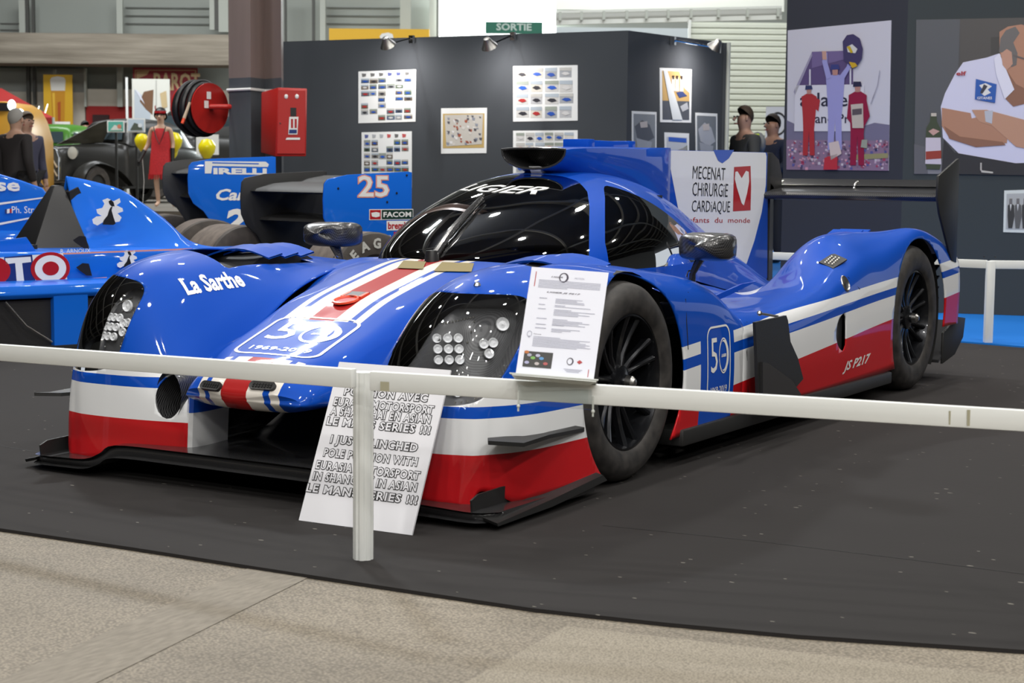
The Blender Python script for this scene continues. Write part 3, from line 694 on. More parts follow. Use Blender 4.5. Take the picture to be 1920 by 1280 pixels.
# fin rear: swan neck, rear wing
mm = MB(); mm.prism([(-3.30, 1.16), (-3.36, 1.16), (-3.45, 1.125), (-3.50, 1.04), (-3.50, .97), (-3.36, .965), (-3.30, .93)], .03); mm.build('wing_mount', M_dull, CAR, bev=.003)
mm = MB(); mm.prism([(-3.342, 1.0), (-3.385, .98), (-3.40, .48), (-3.345, .48)], .03); mm.build('fin_strut', M_carbon, CAR)
mm = MB()
prof = [(-3.27, .925), (-3.262, .940), (-3.28, .953), (-3.36, .965), (-3.48, .975), (-3.56, .992), (-3.56, .987), (-3.47, .955), (-3.36, .925), (-3.29, .917)]
mm.prism(prof, 1.86); mm.build('wing_plane', M_carbonB, CAR, ang=50)
mm = MB(); mm.prism([(-3.50, .99), (-3.52, 1.0), (-3.60, 1.025), (-3.60, 1.02), (-3.52, .985)], 1.86); mm.build('wing_flap', M_carbon, CAR)
mm = MB()
for y in (.0, .42, -.42): mm.tube([(-3.5, y, .975), (-3.52, y, 1.0), (-3.55, y, 1.01)], .008, 8)
mm.build('flap_bracket', M_steel, CAR)
mm = MB(); EP = [on(1760, 330, 'y', .95), on(1797, 297, 'y', .95), on(1799, 300, 'y', .95), on(1796, 400, 'y', .95), on(1793, 492, 'y', .95), on(1784, 488, 'y', .95), on(1772, 440, 'y', .95), on(1762, 400, 'y', .95), on(1758, 370, 'y', .95)]
for s in (1, -1):
    mm = MB(); mm.prism([(p.x, p.z) for p in EP], .012, lambda x, y, z: (x, .945*s+y, z)); mm.build('endplate', M_dull, CAR, bev=.002)
# diffuser
for s in (1, -1):
    mm = MB(); mm.prism([(-3.45, .09), (-3.66, .12), (-3.80, .20), (-3.83, .30), (-3.70, .315), (-3.45, .25)], .012, lambda x, y, z: (x, .93*s+y, z)); mm.build('diffuser_side', M_dull, CAR, bev=.002)
    mm = MB(); mm.prism([(-3.40, .10), (-3.83, .27), (-3.82, .285), (-3.40, .115)], .5, lambda x, y, z: (x, (.68+y)*s, z)); mm.build('diffuser', M_carbon, CAR)
mm = MB(); mm.prism([(-3.2, .12), (-3.62, .12), (-3.62, .35), (-3.2, .4)], 1.2); mm.build('rear_structure', M_dark, CAR)
for s in (1, -1):
    for i in range(7):
        mm = MB(); mm.box((-3.42, .80*s, .30+i*.055), (.10, .20, .006), Matrix.Rotation(.35, 3, 'Y')); mm.build('wheel_arch_slat', M_dull, CAR)
# barge boards on the sides
BB = [on(1398, 603, 'y', .97), on(1470, 591, 'y', .97), on(1474, 600, 'y', .97), on(1480, 640, 'y', .97), on(1496, 672, 'y', .97), on(1506, 710, 'y', .97), on(1490, 728, 'y', .97), on(1440, 738, 'y', .97), on(1404, 736, 'y', .97), on(1401, 660, 'y', .97)]
for s in (1, -1):
    mm = MB(); mm.prism([(p.x, p.z) for p in BB], .012, lambda x, y, z: (x, (.985+.02*sin((x+1.1)*5)+y)*s, z)); mm.build('barge_board', M_dull, CAR)
    pp = [(-.90, .335), (-.955, .325), (-1.05, .29), (-1.2, .235), (-1.30, .17), (-1.29, .145), (-.915, .145)]
    mm = MB(); mm.prism(pp, .012, lambda x, y, z: (x, (1.012+y)*s, z)); mm.build('barge_foot', M_carbon, CAR)
    a = on(1424, 587, 'y', .99); b = on(1458, 593, 'y', .97); mm = MB(); mm.tube([(a.x, .985*s, a.z), (b.x, .97*s, b.z)], .005, 8).ball((a.x, .99*s, a.z), .011, 8); mm.build('stay_rod', M_steel, CAR)
    # small flicks and vents on the pod
    mm = MB(); mm.prism([(-.98, .545), (-1.30, .60), (-1.42, .605), (-1.2, .56), (-1.05, .535)], .01, lambda x, y, z: (x, (.72+y-(x+1)*.1)*s, z)); mm.build('turning_vane', M_blue, CAR)
    h = tree_all.ray_cast(CAM, ray(1560, 490))
    if s == 1 and h[0] is not None:
        hn = h[1] if h[1].dot(ray(1560, 490)) < 0 else -h[1]; U_ = Vector((-1, 0, 0)); U_ = (U_-hn*U_.dot(hn)).normalized(); V_ = hn.cross(U_); MR = Matrix((U_, V_, hn)).transposed()
        mm = MB(); mm.prism([(-.07, -.035), (.05, -.05), (.08, .03), (-.04, .045)], .006, lambda x, y, z: tuple(h[0]+MR @ Vector((x, z, y)))); o = mm.build('mesh_vent', M_dull, CAR)
        for i in range(5):
            for j in range(3): MB().ball(h[0]+MR @ Vector(((i-2)*.018, (j-1)*.017, .006)), .005, 5).build('vent_stud', M_cream, o)
    h = tree_all.ray_cast(CAM, ray(1585, 531))
    if s == 1 and h[0] is not None:
        hn = h[1] if h[1].dot(ray(1585, 531)) < 0 else -h[1]; q = hn.to_track_quat('Z', 'Y').to_matrix(); mm = MB(); mm.lathe([(.038, .0), (.034, .004), (.028, -.0), (.015, .002), (.0001, .003)], 20); mm.v = [h[0]+q @ v for v in mm.v]; mm.build('fuel_cap', M_steel, CAR)
for (px, py) in ((895, 535), (850, 563)):
    h = tree_all.ray_cast(CAM, ray(px, py))
    if h[0] is not None: MB().ball(h[0], .012, 8).build('latch', M_steel, CAR)
# dark panel gaps
def seam(pts, tree, r=.0022, name='panel_gap'):
    q = [tree.ray_cast(CAM, ray(*p)) for p in pts]; q = [h[0] for h in q if h[0] is not None]
    if len(q) > 1: MB().tube(q, r, 5).build(name, M_dark, CAR)
seam([(1285, 560), (1287, 600), (1290, 655)], tree_all); seam([(1246, 566), (1290, 548), (1296, 520)], tree_all); seam([(1565, 500), (1590, 520), (1612, 542)], tree_all)
seam([(1400, 603), (1400, 660), (1402, 735)], tree_all)
# wheels
def wheel(par, r_t, w_t, r_r, s, loc, spokes=14, tyre=M_rubber):
    w = bpy.data.objects.new('wheel', None); COL.objects.link(w); w.parent = par; w.location = loc
    h = w_t/2; mm = MB()
    mm.lathe([(r_r, h-.012), (r_r+.012, h-.002), (r_r+.03, h), (r_t-.06, h+.004), (r_t-.028, h-.004), (r_t-.008, h-.025), (r_t, h-.055), (r_t, -h+.055), (r_t-.01, -h+.02), (r_t-.05, -h), (r_r+.02, -h), (r_r, -h+.01)], 64, 'y', closed=True); mm.v = [Vector((v.x, v.y*s, v.z)) for v in mm.v]
    mm.build('tyre', tyre, w, ang=50)
    mm = MB(); mm.lathe([(r_r+.006, h-.008), (r_r+.006, h-.016), (r_r-.008, h-.012), (r_r-.02, h-.05), (r_r-.03, -h+.03), (r_r+.004, -h+.01)], 64, 'y'); mm.v = [Vector((v.x, v.y*s, v.z)) for v in mm.v]; mm.build('rim', M_rim, w)
    sp = None
    for i in range(spokes):
        if sp is None:
            mm = MB(); vs = []
            for rr, wd2, y1, th in ((.045, .017, h-.05, .04), (.10, .009, h-.052, .032), (r_r*.7, .008, h-.040, .026), (r_r-.012, .012, h-.022, .03)):
                for a_, b_ in ((-1, 0), (-.4, 1), (.4, 1), (1, 0), (1, -1), (-1, -1)):
                    vs.append((a_*wd2, (y1+(0 if b_ == 1 else (-.008 if b_ == 0 else -th)))*s, rr))
            fs = [(j*6+k, j*6+(k+1) % 6, j*6+6+(k+1) % 6, j*6+6+k) for j in range(3) for k in range(6)]
            sp = mm.add(vs, fs).build('spoke', M_rim, w, ang=30); o = sp
        else: o = sp.copy(); COL.objects.link(o); o.parent = w
        o.rotation_euler = (0, 2*pi*(i+(.22 if i % 2 else -.22)*.6)/spokes, 0)
    mm = MB(); mm.lathe([(.0001, h+.002), (.012, h+.001), (.022, h-.012), (.026, h-.03), (.036, h-.032), (.055, h-.04), (.062, h-.08)], 28, 'y'); mm.v = [Vector((v.x, v.y*s, v.z)) for v in mm.v]; mm.build('hub', M_rim, w)
    mm = MB(); mm.lathe([(.0001, h+.012), (.012, h+.010), (.022, h-.0), (.024, h-.02)], 20, 'y'); mm.v = [Vector((v.x, v.y*s, v.z)) for v in mm.v]; mm.build('wheel_nut', M_steel, w)
    mm = MB(); mm.lathe([(.07, h-.13), (.175, h-.13), (.175, h-.15), (.07, h-.15)], 40, 'y', closed=True); mm.v = [Vector((v.x, v.y*s, v.z)) for v in mm.v]; mm.build('brake_disc', M_dull, w)
    mm = MB(); mm.lathe([(.0001, -h+.04), (r_r-.02, -h+.04)], 30, 'y'); mm.v = [Vector((v.x, v.y*s, v.z)) for v in mm.v]; mm.build('wheel_backing', M_dark, w)
    return w
wheel(CAR, .34, .30, .232, 1, (0, .778, .34)); wheel(CAR, .34, .30, .232, -1, (0, -.778, .34))
wheel(CAR, .355, .34, .232, 1, (-3.01, .763, .355)); wheel(CAR, .355, .34, .232, -1, (-3.01, -.763, .355))
# ---------------------------------------------------------------- the hall
def struct(o): o['kind'] = 'structure'; return o
M_conc = mat('aggregate_floor', (.3, .27, .22), .7); t = M_conc.node_tree; (x, y, z), vec = coords(t)
vo = t.nodes.new('ShaderNodeTexVoronoi'); vo.inputs['Scale'].default_value = 130; t.links.new(vec, vo.inputs['Vector'])
n1 = noise(t, 1.2, 4, vec); n2 = noise(t, 160, 2, vec)
c = ramp(t, vo.outputs['Distance'], [(.0, (.44, .39, .30)), (.35, (.26, .225, .17)), (.7, (.09, .075, .055))])
c = mixc(t, E(t, n2.outputs[0])*.9, c, (.215, .185, .14))
c2 = ramp(t, n1.outputs[0], [(.38, (.62, .62, .62)), (.62, (1, 1, 1))]); mx = t.nodes.new('ShaderNodeMix'); mx.data_type = 'RGBA'; mx.blend_type = 'MULTIPLY'; mx.inputs[0].default_value = .55
t.links.new(c, mx.inputs[6]); t.links.new(c2, mx.inputs[7]); setcol(M_conc, mx.outputs[2]); bump(M_conc, vo.outputs['Distance'], .25, .003)
struct(MB().box((-20, -15, -.06), (140, 120, .1)).build('floor', M_conc))
for i in range(2):                  # smoother repaired strips in the floor
    a = on((470, 1060)[i], (1090, 1165)[i], 'z', 0); b = on((60, 700)[i], (1230, 1330)[i], 'z', 0); d_ = (b-a).normalized(); w_ = Vector((-d_.y, d_.x, 0))*(.16 if i == 0 else .05)
    a -= d_*.5; b += d_*2
M_strip = mat('smooth_cement', (.225, .205, .165), .75); t = M_strip.node_tree; nn = noise(t, 90, 3); setcol(M_strip, ramp(t, nn.outputs[0], [(.3, (.15, .13, .10)), (.7, (.22, .195, .155))]))
a = on(440, 1070, 'z', 0); b = on(60, 1240, 'z', 0); d_ = (b-a).normalized(); n_ = Vector((-d_.y, d_.x, 0)); A_ = on(560, 1085, 'z', 0)
wd_ = (A_-a).dot(n_); w_ = n_*wd_
struct(linkmesh('floor_joint', [a-d_*1.2+Vector((0, 0, -.0085)), A_-d_*1.2+Vector((0, 0, -.0085)), A_+d_*3+Vector((0, 0, -.0085)), a+d_*3+Vector((0, 0, -.0085))], [(0, 1, 2, 3)], M_strip, None, False))
a = on(1062, 1166, 'z', 0); b = on(1920, 1262, 'z', 0); c_ = on(2300, 1700, 'z', 0); d2 = on(640, 1400, 'z', 0)
M_st2 = mat('worn_cement', (.30, .27, .21), .75); t = M_st2.node_tree; (x, y, z), vec = coords(t); v2 = t.nodes.new('ShaderNodeTexVoronoi'); v2.inputs['Scale'].default_value = 190; t.links.new(vec, v2.inputs['Vector']); setcol(M_st2, ramp(t, v2.outputs['Distance'], [(0, (.36, .32, .25)), (.4, (.25, .22, .17)), (.8, (.16, .14, .105))]))
struct(linkmesh('floor_patch', [Vector((p.x, p.y, -.0088)) for p in (a, b, c_, d2)], [(0, 1, 2, 3)], M_st2, None, False))
M_carp = mat('black_carpet', (.035, .032, .031), .9, spec=.25); t = M_carp.node_tree; n1 = noise(t, .9, 5); n2 = noise(t, 380, 2)
c = ramp(t, n1.outputs[0], [(.35, (.018, .0165, .016)), (.7, (.033, .029, .0285))]); sp = noise(t, 700, 0)
c = mixc(t, (E(t, sp.outputs[0]) > .84), c, (.16, .15, .13)); setcol(M_carp, c); bump(M_carp, n2.outputs[0], .2, .002)
edge = [on(px, py, 'z', 0) for px, py in ((-900, 870), (-400, 935), (0, 990), (250, 1026), (500, 1065), (750, 1103), (1000, 1140), (1250, 1167), (1500, 1190), (1920, 1218), (2500, 1245))]
cf = edge+[Vector((-9.2, 9, 0)), Vector((-9.2, -9, 0)), Vector((-4, -14, 0))]
m_ = MB(); n_ = len(cf); m_.add([Vector((p.x, p.y, -.009)) for p in cf]+[Vector((p.x, p.y, 0)) for p in cf], [tuple(range(n_, 2*n_))]+[(i, (i+1) % n_, n_+(i+1) % n_, n_+i) for i in range(n_)]); m_.build('carpet_black', M_carp); o = bpy.data.objects['carpet_black']; tag(o, 'black carpet laid under the race car with a curved front edge', 'carpet')
for pts in ([(1130, 985), (1400, 1012), (1700, 1048), (1990, 1085)], [(-100, 818), (60, 846), (560, 905)]):
    q = [on(a_, b_, 'z', .0) for a_, b_ in pts]; mm = MB()
    for a, b in zip(q, q[1:]):
        d_ = (b-a).normalized(); w_ = Vector((-d_.y, d_.x, 0))*.002; mm.add([a-w_, a+w_, b+w_, b-w_], [(0, 1, 2, 3)])
    mm.v = [Vector((v.x, v.y, .0008)) for v in mm.v]; mm.build('carpet_seam', M_dark, o)
M_bcar = mat('blue_carpet', (.01, .17, .58), .85, spec=.2); t = M_bcar.node_tree; nn = noise(t, 2, 4); setcol(M_bcar, ramp(t, nn.outputs[0], [(.3, (.008, .14, .50)), (.7, (.016, .20, .66))]))
bl = [on(px, py, 'z', 0) for px, py in ((1300, 616), (1700, 634), (1920, 652), (2300, 680))]+[Vector((-16, 4, 0)), Vector((-21, -7, 0)), Vector((-12, -6, 0))]
m_ = MB(); n_ = len(bl); m_.add([Vector((p.x, p.y, .0005)) for p in bl]+[Vector((p.x, p.y, .010)) for p in bl], [tuple(range(n_, 2*n_))]+[(i, (i+1) % n_, n_+(i+1) % n_, n_+i) for i in range(n_)]); tag(m_.build('carpet_blue', M_bcar), 'bright blue carpet behind the rear wheel, at the booth wall', 'carpet')
M_ceil = mat('dark_ceiling', (.035, .036, .04), .8)
struct(MB().box((-20, -15, 9.6), (140, 120, .1)).build('ceiling', M_ceil))
mm = MB()
for i in range(16): mm.box((-45+i*4.2, -8, 9.1), (.16, 70, .4))
for i in range(9): mm.box((-14, -36+i*7, 8.9), (66, .2, .5))
struct(mm.build('trim_1', mat('roof_steel', (.16, .16, .15), .6)))
struct(MB().box((26, 0, 4.7), (.3, 80, 9.6)).build('wall_front', mat('rear_hall_wall', (.22, .22, .21), .8)))
struct(MB().box((-20, 32, 4.7), (92, .3, 9.6)).build('wall_right', mat('side_hall_wall', (.25, .25, .24), .8)))
struct(MB().box((-20, -62, 4.7), (92, .3, 9.6)).build('wall_left', mat('left_hall_wall', (.28, .28, .26), .8)))
# far wall, built as a flat facade D metres ahead
DW = 46.0
def W(px, py, D=DW): return at(px, py, D)
def wallquad(name, px0, py0, px1, py1, m, D=DW, th=.1, par=None, kind=None, bev=0):
    a = W(px0, py1, D); b = W(px1, py1, D); t_ = W((px0+px1)/2, py0, D); c = (a+b)/2; w_ = (b-a).dot(HR); h_ = t_.z-(a.z+b.z)/2
    mm = MB(); mm.box((0, th/2, h_/2), (w_, th, h_)); o = mm.build(name, m, par, bev=bev)
    o.location = c; o.rotation_euler = (0, 0, RZ)
    if kind: o['kind'] = kind
    return o
def pmat(name, a, b, sc=3, rough=.8, det=5):
    m = mat(name, a, rough); t = m.node_tree; n = noise(t, sc, det); setcol(m, ramp(t, n.outputs[0], [(.3, a), (.7, b)])); return m
M_wallL = pmat('painted_wall_panels', (.26, .28, .25), (.38, .40, .365), .5); M_cremew = pmat('cream_panels', (.50, .46, .38), (.62, .58, .50), 1)
M_redw = pmat('red_wall', (.26, .014, .012), (.38, .02, .018), 1); M_mull = mat('dark_steel', (.07, .07, .062), .6); M_lsteel = mat('light_steel', (.42, .44, .39), .6)
M_beam = pmat('rough_concrete', (.17, .145, .11), (.34, .30, .24), 4.5, .9, 8); bump(M_beam, noise(M_beam.node_tree, 6, 6).outputs[0], .6, .08)
w0 = wallquad('wall_back', -260, -420, 2400, 470, M_wallL, DW+1.2, .3, kind='structure')
wallquad('wall_panel_red', -200, 203, 440, 330, M_redw, DW+.9, .1, w0) if 0 else None
def wpart(name, px0, py0, px1, py1, m, D=DW+.8, th=.12): return wallquad(name, px0, py0, px1, py1, m, D, th, kind='structure')
wpart('trim_2', -60, 128, 160, 204, pmat('grey_panels', (.26, .27, .25), (.36, .37, .34), .6)); wpart('trim_3', -60, 172, 160, 238, M_cremew, DW+.75)
wpart('trim_4', 163, 168, 432, 200, M_cremew, DW+.75); wpart('trim_5', 163, 200, 440, 330, M_redw, DW+.7)
wpart('trim_6', 175, 215, 205, 330, mat('dark_doorway', (.03, .01, .01), .8), DW+.6)
wpart('trim_7', -60, 236, 165, 330, M_redw, DW+.7)
for i, (a, b, c_, d_, m) in enumerate([(36, 0, 50, 70, M_lsteel), (50, -5, 56, 196, M_mull), (62, -5, 67, 196, M_mull), (100, 130, 105, 200, M_lsteel), (158, 128, 162, 200, M_lsteel), (219, -5, 230, 64, M_lsteel), (220, 118, 230, 200, M_lsteel), (393, -5, 402, 56, M_lsteel), (402, -5, 410, 56, M_mull), (410, -5, 428, 60, M_lsteel), (533, -5, 537, 80, M_mull), (585, -5, 590, 80, M_mull), (600, -5, 610, 80, M_lsteel), (750, -5, 770, 60, M_lsteel), (805, -5, 818, 70, M_lsteel), (818, -5, 824, 70, M_mull), (0, 43, 36, 46, M_mull), (0, 55, 36, 58, M_mull), (370, 118, 432, 123, M_lsteel)]):
    o = wallquad('trim_%d' % (10+i), a, b, c_, d_, m, DW+.5, .12, kind='structure')
for i, yy in enumerate((14, 29, 44)):
    wallquad('trim_%d' % (40+i), 235, yy, 392, yy+1, M_mull, DW+1.1, .05, kind='structure'); wallquad('trim_%d' % (45+i), 612, yy, 750, yy+1, M_mull, DW+1.1, .05, kind='structure')
bm_ = wallquad('concrete_beam', -330, 61, 432, 119, M_beam, DW-1, 1.2, bev=.03); bm_.rotation_euler = (0, 0, RZ); tag(bm_, 'long rough concrete beam across the far wall above the vintage cars', 'beam')
# daylight opening and the wall round it
M_sky = mat('daylight_glazing', (.93, 1, .98), .5, emit=5.5)
struct(wallquad('window_1', 823, -60, 1042, 70, M_sky, DW+.4, .05))
l = area('daylight_from_opening', W(930, 10, DW-.2), (0, 0, .5), 3.0, 500, (.9, 1, 1), 1.5)
sg = wallquad('exit_sign', 910, 41, 1017, 63, mat('green_sign', (.006, .14, .085), .5), 36, .08); tag(sg, 'green hanging exit sign reading SORTIE under the bright opening', 'sign')
g = textgeo('SORTIE', 1, .03, width=.82); hh = .14/max(y for x, y in g[0])/2; linkmesh('sign_lettering', [Vector((x, -.004, .13+y*.2)) for x, y in g[0]], g[1], mat('sign_white', (.5, .6, .55), .5), sg, False)
w_ = sg.dimensions.x
for ch in sg.children: ch.scale = (w_*.62/.82, 1, 1)
# sliding door, its track and the wall over it
wpart('trim_60', 1042, -10, 1470, 20, pmat('pale_wall', (.50, .51, .45), (.60, .61, .55), .5), DW-6)
wpart('trim_61', 1042, 52, 1300, 100, mat('grey_door_panel', (.42, .46, .47), .6), DW-7)
tr_ = thing('sliding_door_track', 'white bracketed track of the sliding door high on the right wall', 'track', W(1250, 40, 34), RZ)
def local(o, p): return Matrix.Rotation(-o.rotation_euler.z, 3, 'Z') @ (p-o.location)
def bar(name, par, px0, py0, px1, py1, D, h, dpt, m):
    a = local(par, W(px0, py0, D)); b = local(par, W(px1, py1, D)); mm = MB(); dz = Vector((0, 0, h)); dy = Vector((0, dpt, 0))
    mm.add([a, b, b+dy, a+dy, a-dz, b-dz, b+dy-dz, a+dy-dz], [(0, 1, 2, 3), (4, 7, 6, 5), (0, 4, 5, 1), (1, 5, 6, 2), (2, 6, 7, 3), (3, 7, 4, 0)]); return mm.build(name, m, par)
M_trk = mat('white_steel', (.62, .63, .58), .5)
bar('upper_rail', tr_, 1042, 20, 1466, 11, 34, .05, .1, M_trk); bar('lower_rail', tr_, 1042, 38, 1466, 28, 34, .09, .1, M_trk); bar('track_plate', tr_, 1042, 23, 1466, 14, 34.3, .17, .05, mat('track_plate_grey', (.40, .40, .37), .6))  # two white rails over a plain grey back plate
for i, px in enumerate((1050, 1090, 1132, 1175, 1212, 1253, 1296, 1347, 1402, 1459)): bar('track_bracket', tr_, px-2, 22-i*.8, px+3, 22-i*.8, 33.9, .17, .08, M_lsteel)
dr = thing('sliding_shutter_door', 'pale green-white ribbed shutter door between the two dark booths', 'door', W(1380, 320, 32), RZ)
M_sh = pmat('shutter_white', (.50, .52, .43), (.58, .60, .50), 1.5, .5)
yy = 42; i = 0; sl = None
while yy < 500:
    a = local(dr, W(1294, yy, 32)); b = local(dr, W(1490, yy, 32)); h_ = 11.2*32/FPX
    if sl is None:
        mm = MB(); mm.prism([(0, 0), (.0, -h_*.2), (-.022, -h_*.32), (-.022, -h_*.85), (0, -h_*.97), (.03, -h_*.97), (.03, 0)], b.x-a.x, lambda x, y, z: (y, x, z)); sl = o = mm.build('slat', M_sh, dr, ang=20)
    else: o = sl.copy(); COL.objects.link(o); o.parent = dr
    o.location = ((a.x+b.x)/2, 0, (a.z+b.z)/2); yy += 11.2; i += 1
bar('door_frame', dr, 1291, 37, 1296, 37, 31.9, 5.0, .08, M_trk)
# banners on the far wall
M_yel = mat('yellow_banner', (.60, .34, .01), .6)
def banner(name, label, px0, py0, px1, py1, m, D=DW-.2, cat='banner'):
    o = wallquad(name, px0, py0, px1, py1, m, D, .04); tag(o, label, cat); return o
def deco(par, px0, py0, px1, py1, D=DW-.2):     # returns painter in pixel coords on that banner
    pr = PR()
    def P_(pts, c, lv=1): pr.p([(lambda q: (q.x, q.z))(local(par, W(a, b, D))) for a, b in pts], c, lv)
    def done(name): return pr.build(name, (0, -.003, 0), (1, 0, 0), (0, 0, 1), par, .004)
    return P_, done, pr
b = banner('beer_banner', 'tall yellow banner printed with a glass of beer, left on far wall', 83, 140, 137, 256, M_yel)
P_, dn, _ = deco(b, 0, 0, 0, 0); P_([(94, 150), (97, 145), (108, 143), (120, 145), (123, 150), (122, 170), (96, 170)], (.62, .60, .55)); P_([(96, 170), (122, 170), (121, 240), (99, 240)], (.50, .22, .01)); P_([(98, 174), (103, 174), (104, 236), (101, 236)], (.70, .42, .04), 2); P_([(108, 192), (114, 190), (114, 232), (109, 232)], (.40, .08, .01), 2); dn('banner_print')
b = banner('red_shop_sign', 'dark red wall sign with gold letters behind the hose reel', 250, 127, 371, 215, mat('red_sign', (.24, .01, .018), .6), cat='sign')
P_, dn, _ = deco(b, 0, 0, 0, 0)
for q in ([(253, 131), (368, 131), (368, 132.5), (253, 132.5)], [(253, 131), (254.5, 131), (254.5, 205), (253, 205)], [(366, 131), (368, 131), (368, 205), (366, 205)], [(256, 134), (280, 133), (276, 140), (262, 146), (256, 150)]): P_(q, (.42, .26, .12))
dn('sign_border'); q = local(b, W(338, 155, DW-.2)); g = textgeo('BAROT', 1.0, .03, width=1.25); g = tr2(g, sy=.62); linkmesh('sign_letters', [Vector((q.x-.10+x, -.012, q.z+y)) for x, y in g[0]], g[1], mat('gold_letters', (.50, .36, .18), .5), b, False)
b = banner('white_display_banner', 'white roll-up banner with eagle print behind the mannequin', 250, 148, 320, 371, mat('banner_white', (.66, .66, .60), .6), 42)
P_, dn, _ = deco(b, 0, 0, 0, 0, 42); P_([(252, 168), (282, 190), (282, 228), (252, 228)], (.45, .50, .55)); P_([(270, 172), (288, 168), (286, 215), (274, 205), (262, 190)], (.16, .08, .04), 2); P_([(252, 166), (262, 174), (272, 196), (264, 186)], (.6, .62, .7), 3); P_([(292, 150), (294, 150), (294, 230), (292, 230)], (.42, .42, .38)); P_([(300, 175), (312, 170), (314, 200), (304, 205)], (.52, .40, .22), 2); dn('banner_print')
b = banner('small_notice', 'small white notice board under the yellow beer banner', 101, 228, 131, 241, M_wp, 40, 'sign'); q_ = b.location.z-.42; MB().box((0, .05, -q_/2), (.05, .04, q_)).build('sign_leg', M_lsteel, b)
b = banner('yellow_wall_banner', 'yellow banner showing just above the dark booth wall', 617, 54, 805, 90, M_yel, DW-1)
P_, dn, _ = deco(b, 0, 0, 0, 0, DW-1); P_([(712, 68), (716, 63), (728, 61), (736, 64), (738, 72), (730, 80), (716, 80)], (.62, .62, .6)); dn('banner_print')
o = wallquad('display_pole', 238, 145, 242, 373, M_wp, 41, .04); tag(o, 'thin white pole standing in front of the red doorway', 'pole')
b = wallquad('round_logo_banner', 1430, 200, 1466, 470, M_wp, 23, .03); tag(b, 'white banner with a dark ring behind the man in navy', 'banner')
mm = MB(); mm.add([(x, -.004, 1.72+y) for x, y in ell(.03, 0, .12, .16)]+[(x, -.004, 1.72+y) for x, y in ell(.03, 0, .10, .13)], ring2(ell(0, 0, 1, 1), ell(0, 0, 1, 1))[1]); mm.build('ring_logo', M_bp, b)
# red tent and bright vehicle at the far left
tn = thing('red_tent', 'red canopy tent with sloping roof at the far left', 'tent', Vector((W(30, 400, 39.5).x, W(30, 400, 39.5).y, 0)), RZ)
def L_(o, px, py, D): return local(o, W(px, py, D))
a, b, c_, d_ = L_(tn, -60, 236, 39.5), L_(tn, 100, 220, 39), L_(tn, 2, 165, 41), L_(tn, -60, 225, 42)
mm = MB(); e_ = L_(tn, 100, 222, 42.5); fr1 = L_(tn, -90, 222, 39); mm.add([fr1, b, c_, e_], [(0, 1, 2), (1, 3, 2)]); mm.build('tent_roof', M_redw, tn, sm=False)
mm = MB(); mm.add([fr1, b, b-Vector((0, 0, .16)), fr1-Vector((0, 0, .16)), e_, e_-Vector((0, 0, .16))], [(0, 1, 2, 3), (1, 4, 5, 2)]); mm.build('tent_valance', M_redw, tn, sm=False)
mm = MB(); mm.tube([b, (b.x, b.y, .42)], .03, 6).build('tent_leg', M_lsteel, tn); MB().tube([e_, (e_.x, e_.y, .42)], .03, 6).build('tent_leg', M_lsteel, tn)
tk = thing('yellow_van', 'yellow van with bright lamps, left edge behind the two men', 'van', Vector((W(-5, 380, 28.5).x, W(-5, 380, 28.5).y, .42)), RZ)
pts = [L_(tk, *p, 28.5) for p in ((-90, 190), (10, 190), (28, 200), (40, 222), (52, 262), (54, 386), (-90, 386))]
mm = MB(); mm.prism([(p.x, p.z) for p in pts], 1.6, lambda x, y, z: (x, .8+y, z)); mm.build('body', mat('van_yellow', (.55, .27, .02), .4), tk, bev=.02)
mm = MB(); a = L_(tk, -20, 192, 28.5); b = L_(tk, 18, 202, 28.5); mm.box(((a.x+b.x)/2, -.01, (a.z+b.z)/2-.03), (b.x-a.x, .03, .14)); mm.build('window', M_black, tk)
for px, py, r in ((22, 197, .07), (38, 214, .07), (46, 238, .10)): mm = MB(); mm.ball(L_(tk, px, py, 28.45), (r, .04, r*1.3), 12); mm.build('lamp', mat('lit_lamp', (.8, 1, 1), .4, emit=4), tk)
for i, (px, py) in enumerate(((63, 239), (79, 235))):
    mm = MB(); mm.ball((0, 0, 0), (.04, .03, .05), 10).tube([(0, 0, .05), (0, .2, .5)], .01, 5); o = mm.build('hanging_lamp', mat('lamp_glow', (.9, 1, .75), .4, emit=5)); o.location = W(px, py, 40.5); tag(o, ('left' if i == 0 else 'right')+' of two small bright lamps under the red tent', 'lamp')
# raised platform for the old cars
M_plat = pmat('platform_boards', (.12, .105, .085), (.20, .18, .15), 2)
a = at(-200, 400, 25); ZP = .42
pl = MB(); pl.box((0, 10.8, ZP/2), (13, 19.6, ZP)); o = pl.build('display_platform', M_plat); q = at(150, 400, 25); o.location = (q.x, q.y, 0); o.rotation_euler = (0, 0, RZ); tag(o, 'low brown-grey platform carrying the vintage cars and the mannequin', 'platform')
